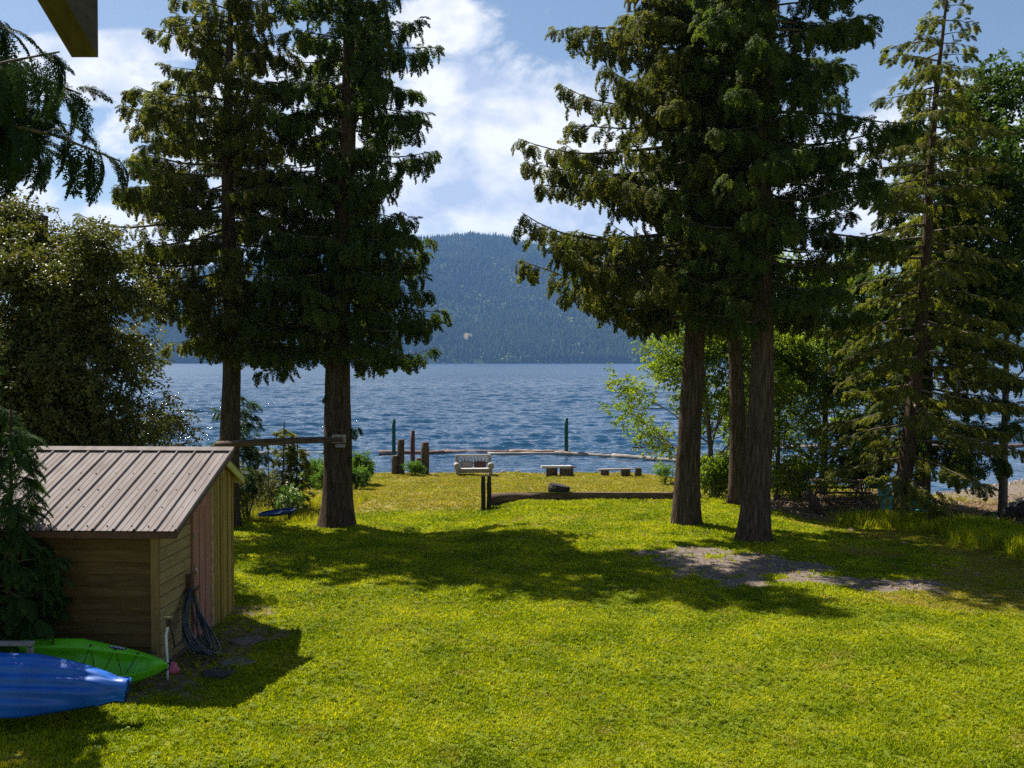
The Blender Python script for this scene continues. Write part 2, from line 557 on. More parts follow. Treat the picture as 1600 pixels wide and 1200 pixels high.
def frond_mesh(name, mat, seed, n_side=7, droop=.45, width=.46, lw=.085, nk=3, rough=.65):
    """flat drooping cedar spray of unit length along +X"""
    r = random.Random(seed)
    V, F = [], []

    def quad(p, d, side, l, w):
        b = len(V)
        V.extend([p, p + d * l * .45 + side * w, p + d * l, p + d * l * .45 - side * w])
        F.append((b, b + 1, b + 2, b + 3))

    def ax(t):
        return Vector((t * (1 - .18 * t), 0, -droop * t * t))
    up = Vector((0, 0, 1))
    prev = ax(0)
    for i in range(1, 7):
        t = i / 6
        p = ax(t)
        d = (p - prev)
        quad(prev, d.normalized(), Vector((0, 1, 0)), d.length * 1.15, .008)
        prev = p
    for i in range(n_side):
        t = .06 + .92 * i / (n_side - 1)
        for sd in (-1, 1):
            if r.random() < .06:
                continue
            p = ax(min(1, t + r.uniform(-.02, .02)))
            tan = (ax(min(1, t + .02)) - ax(t - .02)).normalized()
            ang = r.uniform(.6, .95) * (1 - .4 * t)
            d = (tan * math.cos(ang) + Vector((0, sd, 0)) * math.sin(ang) - up * r.uniform(.05, .35)).normalized()
            l = width * (.35 + .65 * math.sin(math.pi * min(1, .25 + t * .72))) * r.uniform(.75, 1.15)
            side = d.cross(up)
            side = side.normalized() if side.length > .05 else Vector((0, 1, 0))
            nn = side.cross(d)
            for k in range(nk):
                q = k / nk
                pp = p + d * l * q - up * (.10 * l * q * q)
                w = lw * (1 - .35 * q) * r.uniform(.8, 1.2)
                for s2 in (-1, 1):
                    dd = (d * .75 + side * s2 * .62 + nn * r.uniform(-rough, rough) - up * .15).normalized()
                    sd2 = (dd.cross(nn).normalized() + nn * r.uniform(-rough, rough)).normalized()
                    quad(pp, dd, sd2, l * (1.35 / nk + .07) * (1.1 - .5 * q), w * .55)
            quad(p + d * l * .6, d, side, l * .45, lw * .5)
    me_o = np_mesh(name, [tuple(v) for v in V], F, mat, smooth=False, link=False)
    return me_o


def fronds(key, mat, **kw):
    return [frond_mesh(f'{key}_spray', mat, 100 + i * 7, **kw) for i in range(4)]


def leaf_twig(name, mat, seed, n=14, size=.16, spread=.5):
    """unit-size twig carrying leaves, along +X"""
    r = random.Random(seed)
    V, F = [], []
    for i in range(n):
        t = .1 + .9 * i / max(1, n - 1)
        p = Vector((t * .8, r.uniform(-.06, .06) + .25 * spread * r.uniform(-1, 1), r.uniform(-.25, .2) * spread))
        d = Vector((r.uniform(-.2, 1), r.uniform(-1, 1), r.uniform(-.9, .35))).normalized()
        s = d.cross(Vector((r.uniform(-.6, .6), r.uniform(-.6, .6), 1))).normalized()
        nn = s.cross(d)
        l = size * r.uniform(.7, 1.3)
        w = l * .34
        b = len(V)
        V.extend([p, p + d * l * .3 + s * w + nn * w * .35, p + d * l * .7 + s * w * .7 + nn * w * .25, p + d * l - nn * w * .25,
                  p + d * l * .7 - s * w * .7 + nn * w * .25, p + d * l * .3 - s * w + nn * w * .35])
        F.append((b, b + 1, b + 2, b + 3))
        F.append((b, b + 3, b + 4, b + 5))
    return np_mesh(name, [tuple(v) for v in V], F, mat, smooth=False, link=False)


def twigs(key, mat, **kw):
    return [leaf_twig(f'{key}_twig', mat, 40 + i * 13, **kw) for i in range(4)]


FR = {k: fronds(k, MT[k]) for k in ('cedar', 'cedar_dark')}
FR['young_cedar'] = fronds('young_cedar', MT['young_cedar'], n_side=10, lw=.045, nk=4, width=.40, rough=.35)
FR['hemlock'] = fronds('hemlock', MT['hemlock'], n_side=8, droop=.25, width=.40, lw=.075)
FR['near'] = fronds('near', MT['near'], n_side=17, droop=.5, width=.34, lw=.032, nk=5, rough=.3)
TW = {'alder': twigs('alder', MT['alder'], n=13, size=.20), 'maple': twigs('maple', MT['maple'], n=12, size=.26),
      'glossy': twigs('glossy', MT['glossy'], n=18, size=.17, spread=.7), 'redleaf': twigs('redleaf', MT['redleaf'], n=15, size=.18, spread=.7),
      'lime': twigs('lime', MT['lime'], n=16, size=.22, spread=.7), 'blossom': twigs('blossom', MT['blossom'], n=14, size=.34, spread=.8)}


def trunk_mesh(root, pts, radii, mat, n=14, flare=1.35, name='trunk'):
    """tapered trunk with a flared, fluted foot"""
    V, F = [], []
    m = len(pts)
    ph = rng.uniform(0, 6)
    for i, (p, r) in enumerate(zip(pts, radii)):
        h = (Vector(p) - Vector(pts[0])).length
        fl = 1 + (flare - 1) * math.exp(-h / .45)
        for k in range(n):
            a = 2 * math.pi * k / n
            ridge = 1 + (.10 * math.exp(-h / .6) + .035) * math.sin(5 * a + ph) + .03 * math.sin(9 * a + 2.3 * h + ph)
            rr = r * fl * ridge
            V.append((p[0] + rr * math.cos(a), p[1] + rr * math.sin(a), p[2]))
    for i in range(m - 1):
        for k in range(n):
            k2 = (k + 1) % n
            F.append((i * n + k, i * n + k2, (i + 1) * n + k2, (i + 1) * n + k))
    F.append(tuple((m - 1) * n + k for k in range(n)))
    return np_mesh(name, V, F, mat, True, True, root)


def conifer(name, label, xy, H, z0, prof, lean=(0, 0), r0=.3, dens=1.0, fr='cedar', L=.37, droop=(.45, .35), lat=1.0,
            group=None, cat='tree', az=None, bark='bark', hang=(25, 85), fine=1.08, extra=(), up_top=.45, skip=0.0, tw=.7):
    x0, y0 = xy
    b = Vector((x0, y0, G(x0, y0)))
    root = empty(name, b, label, cat, group)
    r = random.Random(hash((round(x0 * 10), round(y0 * 10))) & 0xffff)

    def tc(z):
        t = z / H
        return Vector((lean[0] * t + .06 * math.sin(z * .6 + x0), lean[1] * t, z))
    nz = max(8, int(H / .6))
    zs = [-.15, 0, .15, .35, .6] + [.6 + (H - .6) * (i + 1) / nz for i in range(nz)]
    trunk_mesh(root, [tc(z) for z in zs], [max(.02, r0 * (1 - max(0, z) / H) ** .8) for z in zs], MT[bark], n=16)
    pz = [p[0] for p in prof]
    pl = [p[1] for p in prof]
    pr = [p[2] for p in prof]
    limbs = MB()
    P, Rr, S = [], [], []
    z = z0
    a = r.uniform(0, 6)
    starts = []
    while z < H * .985:
        a += 2.39996 + r.uniform(-.4, .4)
        starts.append((z, a, 1.0))
        z += r.uniform(.7, 1.3) * .088 / dens
    starts += list(extra)
    for (z, a, mul) in starts:
        if az is not None and not az(a):
            continue
        if mul == 1.0 and r.random() < .98 and math.sin(a * 2 + z * 1.7 + x0) + math.sin(z * 2.9 + a * 3 + y0) < -1.45:
            continue
        rl = np.interp(z, pz, pl)
        rr_ = np.interp(z, pz, pr)
        R_ = rl + (rr_ - rl) * (math.cos(a) + 1) / 2
        ln = R_ * r.choice((.68, .85, .95, 1.0, 1.08)) * r.uniform(.92, 1.05) * mul
        if ln < .12:
            continue
        t = min(1, max(0, (z - z0) / (H - z0)))
        s1 = -droop[0] * (1 - t) + up_top * t + r.uniform(-.12, .12)
        s2 = droop[1] * (1 - t) - .35 * t + r.uniform(-.1, .1)
        bend = r.uniform(-.45, .45)
        wv, wp = r.uniform(.02, .07), r.uniform(0, 6.28)
        o = tc(z)

        def bp(s):
            aa = a + bend * s
            return o + Vector((math.cos(aa) * ln * s, math.sin(aa) * ln * s, ln * (s1 * s + s2 * s * s + wv * math.sin(5 * s + wp) * s)))
        k = max(3, int(ln / .5) + 2)
        br = .010 + .011 * ln
        limbs.tube([bp(i / (k - 1)) for i in range(k)], [br * (1 - .85 * i / (k - 1)) for i in range(k)], n=5, caps=False)
        step = .115 / fine
        n = max(3, int(ln / step))
        clump = r.uniform(.55, 1.0)
        for i in range(n):
            s = .14 + .86 * (i + r.random() * .6) / n
            if r.random() > clump * (.45 + .55 * min(1, s * 1.6)):
                continue
            p = bp(s)
            dirn = (bp(min(1, s + .05)) - bp(s - .05))
            yaw0 = math.atan2(dirn.y, dirn.x)
            for sd in (-1, 1):
                if r.random() < .15:
                    continue
                ll = lat * (.30 + .34 * ln * (1 - s) ** .7 * .7) * r.uniform(.6, 1.1)
                ya = yaw0 + sd * r.uniform(.6, 1.2)
                m = max(1, int(ll / (.26 / fine)))
                for q in range(m):
                    f = (q + r.random() * .5) / m
                    pp = p + Vector((math.cos(ya) * ll * f, math.sin(ya) * ll * f, -.28 * ll * f * f + r.uniform(-.05, .03)))
                    P.append(pp)
                    Rr.append((r.uniform(-.6, .6), rad(r.uniform(*hang)), ya + r.uniform(-.6, .6) - sd * .25))
                    S.append(L * r.uniform(.65, 1.2) * tw ** (0 if ln > .6 else 1))
        for q in range(int(ln * 5)):            # short sprays that cover the limb from above
            s = r.uniform(.25, 1)
            P.append(bp(s) + Vector((r.uniform(-.06, .06), r.uniform(-.06, .06), r.uniform(0, .06))))
            Rr.append((r.uniform(-.9, .9), rad(r.uniform(-35, 30)), a + bend * s + r.uniform(-1.3, 1.3)))
            S.append(L * r.uniform(.5, .85))
        for q in range(3):
            P.append(bp(r.uniform(.9, 1)))
            yaw0 = a + bend
            Rr.append((r.uniform(-.5, .5), rad(r.uniform(-5, 45)), yaw0 + r.uniform(-.6, .6)))
            S.append(L * r.uniform(.6, 1.0) * tw ** (0 if ln > .6 else 1))
    lo = limbs.build('branchwork', MT['bark2'], root, True)
    lo['kind'] = 'stuff'
    scatter('crown', P, Rr, S, FR[fr], parent=root)
    return root


def broadleaf(name, label, xy, H, r0, tw, leafsize, spreadx=1.0, first=.3, n_limb=9, leaves=5, lean=(0, 0), limb_len=.42, depth=3,
              group=None, cat='tree', bark='alder_bark', seed=1, stems=1, dens=1.0, angle=(.6, 1.15), zoff=0.0, tap=.6):
    x0, y0 = xy
    b = Vector((x0, y0, G(x0, y0) + zoff))
    root = empty(name, b, label, cat, group)
    r = random.Random(seed)
    limbs = MB()
    P, Rr, S = [], [], []

    def twig_at(p, d):
        for _ in range(leaves):
            pp = p + Vector((r.gauss(0, 1), r.gauss(0, 1), r.gauss(0, .8))) * leafsize * .55
            P.append(pp)
            yaw = math.atan2(d.y, d.x) + r.uniform(-1.3, 1.3)
            Rr.append((r.uniform(-.8, .8), r.uniform(-.5, .8), yaw))
            S.append(leafsize * r.uniform(.7, 1.25))

    def grow(p, d, l, rd, dep):
        k = 4
        pts = [p]
        q = p.copy()
        dd = d.copy()
        for i in range(k):
            dd = (dd + Vector((r.uniform(-.22, .22), r.uniform(-.22, .22), r.uniform(-.12, .2)))).normalized()
            q = q + dd * l / k
            pts.append(q.copy())
        limbs.tube(pts, [rd * (1 - .55 * i / k) for i in range(k + 1)], n=5, caps=False)
        if dep == 0:
            for i in range(1, k + 1):
                twig_at(pts[i], dd)
            return
        nb = max(2, int(r.uniform(3.2, 5.2) * dens))
        for i in range(nb):
            f = r.uniform(.25, 1)
            j = min(k - 1, int(f * k))
            p2 = pts[j].lerp(pts[j + 1], f * k - j if f < 1 else 1)
            an = r.uniform(.4, 1.0)
            axis = Vector((r.uniform(-1, 1), r.uniform(-1, 1), r.uniform(-1, 1))).normalized()
            d2 = (Matrix.Rotation(an, 3, dd.cross(axis).normalized()) @ dd).normalized()
            d2.z -= .05
            grow(p2, d2.normalized(), l * r.uniform(.45, .7), rd * .5, dep - 1)
        grow(pts[-1], dd, l * .5, rd * .45, dep - 1)

    for st in range(stems):
        off = Vector((0, 0, 0)) if stems == 1 else Vector(((st - stems / 2 + .5) * .75 * spreadx, r.uniform(-.4, .4), 0))
        ln = Vector((lean[0], lean[1], 0)) if stems == 1 else Vector((r.uniform(-.10, .10) * H * spreadx, r.uniform(-.12, .12) * H, 0))
        Hs = H * (1 if st == 0 else r.uniform(.65, .95))

        def tp(z):
            t = z / Hs
            return off + ln * t + Vector((.05 * math.sin(3 * t + st), .05 * math.cos(4 * t), z))
        nz = 9
        zs = [-.1, 0, .25] + [.25 + (Hs * .9 - .25) * (i + 1) / nz for i in range(nz)]
        trunk_mesh(root, [tp(z) for z in zs], [max(.012, r0 * (1 - max(0, z) / Hs) ** .85) for z in zs], MT[bark], n=9, flare=1.2, name='trunk' if stems == 1 else 'stem')
        nl = max(3, n_limb // stems)
        for i in range(nl):
            t = first + (.95 - first) * (i + r.random()) / nl
            a = 2.4 * i + r.uniform(-.5, .5) + st
            e = r.uniform(*angle) * (1 - .35 * t)
            d = Vector((math.cos(a) * math.sin(e) * spreadx, math.sin(a) * math.sin(e), math.cos(e))).normalized()
            grow(tp(t * Hs), d, H * limb_len * (1.05 - tap * t) * r.uniform(.7, 1.1), r0 * .4 * (1.1 - t), depth - 1)
    lo = limbs.build('branchwork', MT['bark2'], root, True)
    lo['kind'] = 'stuff'
    scatter('crown', P, Rr, S, TW[tw], parent=root)
    return root


def shrub(name, label, xy, rx, ry, h, tw, leafsize, n, group=None, cat='shrub', seed=1, base=.1, zoff=0.0, stems=7, lumps=6):
    x0, y0 = xy
    root = empty(name, (x0, y0, G(x0, y0) + zoff), label, cat, group)
    r = random.Random(seed)
    cs = []
    for i in range(lumps):
        a = r.uniform(0, 6.28)
        q = math.sqrt(r.random()) * .62
        zz = h * r.uniform(.3, .8)
        cs.append((Vector((rx * q * math.cos(a), ry * q * math.sin(a), zz)), r.uniform(.32, .55)))
    P, Rr, S = [], [], []
    for i in range(n):
        c, s = r.choice(cs)
        d = Vector((r.gauss(0, 1), r.gauss(0, 1), r.gauss(0, 1))).normalized()
        q = r.uniform(.35, 1.0) ** .6
        p = c + Vector((d.x * rx * s * q, d.y * ry * s * q, d.z * h * s * .8 * q))
        p.z = max(base * h, min(h * 1.05, p.z))
        P.append(p)
        Rr.append((r.uniform(-.8, .8), r.uniform(-1.0, .4), math.atan2(d.y, d.x) + r.uniform(-.8, .8)))
        S.append(leafsize * r.uniform(.7, 1.3))
    st = MB()
    for i in range(stems):
        c, s = r.choice(cs)
        e = c + Vector((r.uniform(-.3, .3) * rx, r.uniform(-.3, .3) * ry, h * .15))
        st.tube([(r.uniform(-.1, .1) * rx, r.uniform(-.1, .1) * ry, -.05), Vector((e.x * .4, e.y * .4, e.z * .55)), e], [.02, .013, .005], n=5, caps=False)
    so = st.build('stemwork', MT['bark2'], root, True)
    so['kind'] = 'stuff'
    scatter('foliage', P, Rr, S, TW[tw], parent=root)
    return root


# ------------------------------------------------------------------ ground
def vnoise(x, y, s, seed=0):
    """cheap smooth value noise"""
    x = np.asarray(x) * s + seed * 13.7
    y = np.asarray(y) * s + seed * 7.3
    xi, yi = np.floor(x), np.floor(y)
    xf, yf = x - xi, y - yi
    xf, yf = xf * xf * (3 - 2 * xf), yf * yf * (3 - 2 * yf)

    def h(a, b):
        v = np.sin(a * 127.1 + b * 311.7 + seed) * 43758.5453
        return v - np.floor(v)
    return (h(xi, yi) * (1 - xf) + h(xi + 1, yi) * xf) * (1 - yf) + (h(xi, yi + 1) * (1 - xf) + h(xi + 1, yi + 1) * xf) * yf


def fbm(x, y, s, seed=0, o=4):
    t, a, w = 0, 1.0, 0
    for i in range(o):
        t = t + a * vnoise(x, y, s * 2 ** i, seed + i)
        w += a
        a *= .5
    return t / w


def ground_mix(x, y):
    """bare gravel, leaf litter, dry grass shares"""
    n = fbm(x, y, .9, 3)
    n2 = fbm(x, y, 2.4, 8)

    def blob(cx, cy, rx, ry, ang=0.0):
        c, s = math.cos(ang), math.sin(ang)
        dx, dy = x - cx, y - cy
        a, b = (dx * c + dy * s) / rx, (-dx * s + dy * c) / ry
        return 1 - np.sqrt(a * a + b * b)
    patch = np.maximum.reduce([blob(5.0, 20.9, 2.0, 1.7, -.3), blob(6.3, 19.4, 1.9, .8, -.35), blob(4.0, 22.3, 1.2, .7)])
    path = np.maximum.reduce([blob(8.6, 31.5, 2.6, 3.0), blob(10.5, 33.5, 3, 2.2), blob(13.2, 23.2, 1.8, .5) - .3])
    shed = np.maximum.reduce([blob(-4.15, 15.3, .75, 1.5), blob(-4.4, 13.5, .8, .8), blob(-5.6, 12.9, 1.6, .7) - .1, blob(-4.3, 17.1, .6, .5) - .1])
    g = np.clip((np.maximum.reduce([patch, path]) + (n - .5) * 1.1 + (n2 - .5) * .8) * 4.5, 0, 1)
    g = np.maximum(g, ss(-.2, .5, (y - shore(x)) + (n - .5) * 2.2))
    g = np.maximum(g, ss(15.5, 19, x + (n - .5) * 3) * ss(35, 40, y))
    lit = np.clip(((blob(15.5, 33.5, 4.6, 5.5) + (n - .5) * .9) * 4), 0, 1)
    lit = np.maximum(lit, np.clip((blob(11.5, 33, 4, 3.5) + (n - .5)) * 2.5, 0, 1) * .7)
    lit = np.maximum(lit, np.clip((blob(-9.5, 33, 3.5, 6) + (n - .5)) * 2.5, 0, 1) * .6)
    lit = np.maximum(lit, np.clip((shed + (n - .5) * .9 + (n2 - .5) * .9) * 3.5, 0, 1) * .8)
    dry = ss(30, 32, y) * .85 * (1 - ss(6.5, 9, x)) + ss(7.5, 10, x + (n - .5) * 5) * ss(17.0, 19.0, y + (n2 - .5) * 2) * .8
    dry = np.maximum(dry, np.clip(blob(10.5, 18.0, 4.5, 2.0, -.15) * 2 + (n - .5), 0, 1) * .9)
    dry = np.clip(dry + (n - .5) * .9 * (dry > .05) + np.clip((n2 - .62) * 3, 0, .6), 0, 1)
    return g, lit, dry


def ground_material():
    m, nt, N, L = nodes('ground_cover')
    out = N('ShaderNodeOutputMaterial')
    p = N('ShaderNodeBsdfPrincipled')
    p.inputs['Roughness'].default_value = .95
    p.inputs['Specular IOR Level'].default_value = .1
    L(p.outputs[0], out.inputs[0])
    geo = N('ShaderNodeNewGeometry')
    at_ = N('ShaderNodeAttribute')
    at_.attribute_name = 'cover'
    sep = N('ShaderNodeSeparateColor')
    L(at_.outputs['Color'], sep.inputs[0])

    def nz(scale, stops, detail=8, rough=.6):
        n = N('ShaderNodeTexNoise')
        n.inputs['Scale'].default_value = scale
        n.inputs['Detail'].default_value = detail
        n.inputs['Roughness'].default_value = rough
        L(geo.outputs['Position'], n.inputs['Vector'])
        r = ramp_node(N, stops)
        L(n.outputs['Fac'], r.inputs[0])
        return r.outputs[0], n.outputs['Fac']
    grass, gn = nz(2.2, [(.3, (.065, .092, .006)), (.5, (.13, .16, .009)), (.7, (.21, .215, .014))])
    dryc, _ = nz(3.1, [(.3, (.13, .115, .025)), (.5, (.20, .165, .045)), (.7, (.27, .21, .085))])
    dirt, dn = nz(14, [(.3, (.075, .055, .040)), (.5, (.155, .120, .094)), (.68, (.27, .22, .18))])
    lit, _ = nz(9, [(.3, (.07, .045, .026)), (.5, (.17, .115, .07)), (.7, (.30, .22, .15))])

    def mx(a, b, f):
        q = N('ShaderNodeMix')
        q.data_type = 'RGBA'
        L(f, q.inputs[0])
        L(a, q.inputs[6])
        L(b, q.inputs[7])
        return q.outputs[2]
    c = mx(grass, dryc, sep.outputs[2])
    c = mx(c, lit, sep.outputs[1])
    c = mx(c, dirt, sep.outputs[0])
    L(c, p.inputs['Base Color'])
    b = N('ShaderNodeBump')
    b.inputs['Distance'].default_value = .03
    L(dn, b.inputs['Height'])
    L(b.outputs[0], p.inputs['Normal'])
    return m


def build_ground():
    xs = np.unique(np.concatenate([np.linspace(-900, -60, 15), np.linspace(-60, -15, 46), np.arange(-15, 24, .14), np.linspace(24, 60, 40), np.linspace(60, 900, 15)]))
    ys = np.unique(np.concatenate([np.linspace(-300, -10, 12), np.linspace(-10, 8, 19), np.arange(8, 54, .14), np.linspace(54, 110, 30), np.linspace(110, 500, 6)]))
    XX, YY = np.meshgrid(xs, ys)
    ZZ = gz(XX, YY) + (fbm(XX, YY, 1.6, 2) - .5) * .05
    ZZ = ZZ - 8 * ss(110, 400, YY)
    nx, ny = len(xs), len(ys)
    v = np.stack([XX.ravel(), YY.ravel(), ZZ.ravel()], 1)
    i = np.arange(nx * ny).reshape(ny, nx)
    f = np.stack([i[:-1, :-1].ravel(), i[:-1, 1:].ravel(), i[1:, 1:].ravel(), i[1:, :-1].ravel()], 1)
    me = bpy.data.meshes.new('ground')
    me.vertices.add(len(v))
    me.vertices.foreach_set('co', v.ravel())
    me.loops.add(len(f) * 4)
    me.loops.foreach_set('vertex_index', f.ravel())
    me.polygons.add(len(f))
    me.polygons.foreach_set('loop_start', np.arange(0, len(f) * 4, 4))
    me.polygons.foreach_set('use_smooth', np.ones(len(f), bool))
    me.update(calc_edges=True)
    g, l, d = ground_mix(XX.ravel(), YY.ravel())
    a = me.color_attributes.new('cover', 'FLOAT_COLOR', 'POINT')
    a.data.foreach_set('color', np.stack([g, l, d, np.ones_like(g)], 1).astype(np.float32).ravel())
    me.materials.append(ground_material())
    o = bpy.data.objects.new('ground', me)
    col.objects.link(o)
    tag(o, 'lawn, dirt and shore ground sloping to the lake', kind='structure')


build_ground()
LAKE = -2.5


def build_water():
    m, nt, N, L = nodes('lake_water')
    out = N('ShaderNodeOutputMaterial')
    p = N('ShaderNodeBsdfPrincipled')
    p.inputs['Base Color'].default_value = (.006, .040, .085, 1)
    p.inputs['IOR'].default_value = 1.333
    L(p.outputs[0], out.inputs[0])
    geo = N('ShaderNodeNewGeometry')
    sy_ = N('ShaderNodeSeparateXYZ')
    L(geo.outputs['Position'], sy_.inputs[0])
    rg = N('ShaderNodeMapRange')                   # sheltered near the shore, wind-ruffled farther out
    rg.inputs['From Min'].default_value = 90
    rg.inputs['From Max'].default_value = 700
    rg.inputs['To Min'].default_value = .06
    rg.inputs['To Max'].default_value = .30
    L(sy_.outputs[1], rg.inputs['Value'])
    L(rg.outputs[0], p.inputs['Roughness'])

    def nz(scale, st, detail, dist=0.0, rot=0.0):
        mp = N('ShaderNodeMapping')
        mp.inputs['Scale'].default_value = st
        mp.inputs['Rotation'].default_value = (0, 0, rot)
        L(geo.outputs['Position'], mp.inputs[0])
        n = N('ShaderNodeTexNoise')
        n.inputs['Scale'].default_value = scale
        n.inputs['Detail'].default_value = detail
        n.inputs['Roughness'].default_value = .55
        n.inputs['Distortion'].default_value = dist
        L(mp.outputs[0], n.inputs['Vector'])
        return n.outputs['Fac']

    def mth(op, a, b):
        q = N('ShaderNodeMath')
        q.operation = op
        for i, v in enumerate((a, b)):
            if isinstance(v, (int, float)):
                q.inputs[i].default_value = v
            else:
                L(v, q.inputs[i])
        return q.outputs[0]
    big = nz(.16, (.55, 1.2, 1), 3, .3, .2)
    mid = nz(.75, (.6, 1.1, 1), 4, .4, -.15)
    sml = nz(3.2, (.8, 1.1, 1), 3, .2, .3)
    h = mth('ADD', mth('MULTIPLY', big, .5), mth('ADD', mth('MULTIPLY', mid, .34), mth('MULTIPLY', sml, .085)))
    gust = nz(.012, (.35, 1.6, 1), 4, .5)          # calmer and rougher streaks
    mr = N('ShaderNodeMapRange')
    mr.inputs['From Min'].default_value = .35
    mr.inputs['From Max'].default_value = .62
    mr.inputs['To Min'].default_value = .35
    mr.inputs['To Max'].default_value = 1.0
    L(gust, mr.inputs['Value'])
    b = N('ShaderNodeBump')
    b.inputs['Distance'].default_value = 1.0
    L(mr.outputs[0], b.inputs['Strength'])
    L(h, b.inputs['Height'])
    L(b.outputs[0], p.inputs['Normal'])
    # wave surface: rows and columns grow with distance from the shore
    ys = [38.0]
    while ys[-1] < 9000:
        y = ys[-1]
        ys.append(y * (1.0034 if y < 420 else 1.03))
    ys = np.array(ys)
    us = np.unique(np.concatenate([np.linspace(-6, -.6, 28), np.linspace(-.6, .6, 600), np.linspace(.6, 6, 28)]))
    UU, YY = np.meshgrid(us, ys)
    XX = UU * YY
    ZZ = np.zeros_like(XX)
    r = np.random.default_rng(17)
    for i in range(46):
        wl = .7 * (7.0 / .7) ** (i / 45.)
        th = -1.25 + r.normal(0, .42)             # wind sea running in from the left
        k = 2 * math.pi / wl
        amp = .0150 * wl ** .62 * r.uniform(.6, 1.2)
        ph = k * (math.cos(th) * XX + math.sin(th) * YY) + r.uniform(0, 6.28)
        ZZ += amp * np.sin(ph + .35 * np.sin(ph)) * ss(2.0, 4.0, wl / (.0034 * YY))
    ZZ *= (.35 + .65 * ss(66, 80, YY)) * (.55 + .9 * fbm(XX, YY, .02, 77)) * (np.abs(UU) < .62)
    ny, nx = XX.shape
    v = np.stack([XX.ravel(), YY.ravel(), (ZZ + LAKE).ravel()], 1)
    i = np.arange(nx * ny).reshape(ny, nx)
    f = np.stack([i[:-1, :-1].ravel(), i[:-1, 1:].ravel(), i[1:, 1:].ravel(), i[1:, :-1].ravel()], 1)
    me = bpy.data.meshes.new('lake_water')
    me.vertices.add(len(v))
    me.vertices.foreach_set('co', v.ravel())
    me.loops.add(len(f) * 4)
    me.loops.foreach_set('vertex_index', f.ravel())
    me.polygons.add(len(f))
    me.polygons.foreach_set('loop_start', np.arange(0, len(f) * 4, 4))
    me.polygons.foreach_set('use_smooth', np.ones(len(f), bool))
    me.update(calc_edges=True)
    me.materials.append(m)
    o = bpy.data.objects.new('lake_water', me)
    col.objects.link(o)
    tag(o, 'rippled blue lake', kind='structure')


build_water()

# ------------------------------------------------------------------ far shore
RIDGE = [(-900, 520), (-200, 512), (0, 520), (150, 496), (215, 454), (300, 428), (450, 398), (600, 381), (710, 377), (800, 392), (900, 414), (1050, 446), (1200, 476), (1400, 508), (1600, 535), (1800, 548), (2600, 552)]


def hill_h(x, y):
    px = 800 + FPX * x / y
    ry = 4200.0
    top = (564 - np.interp(px, [p[0] for p in RIDGE], [p[1] for p in RIDGE])) / FPX * ry + CAMZ
    s = np.clip((y - 2600) / (ry - 2600), 0, None)
    up = np.where(s <= 1, .72 * np.clip(s, 0, 1) ** .8 + .28 * ss(0, 1, np.clip(s, 0, 1)), 1 - .5 * ss(1, 2.0, s))
    n = fbm(x, y, 1 / 420., 4, 5) - .5
    n2 = np.abs(fbm(x + y * .25, y * .45, 1 / 300., 9, 3) - .5)
    env = np.clip(s * 3, 0, 1) * np.clip((1.15 - s) * 3, .12, 1)
    return LAKE - 3 + (top + 3) * up + 5.5 * (s > 0) + env * (150 * n * (top / 400) + (60 * (.16 - n2)) * (top / 400))


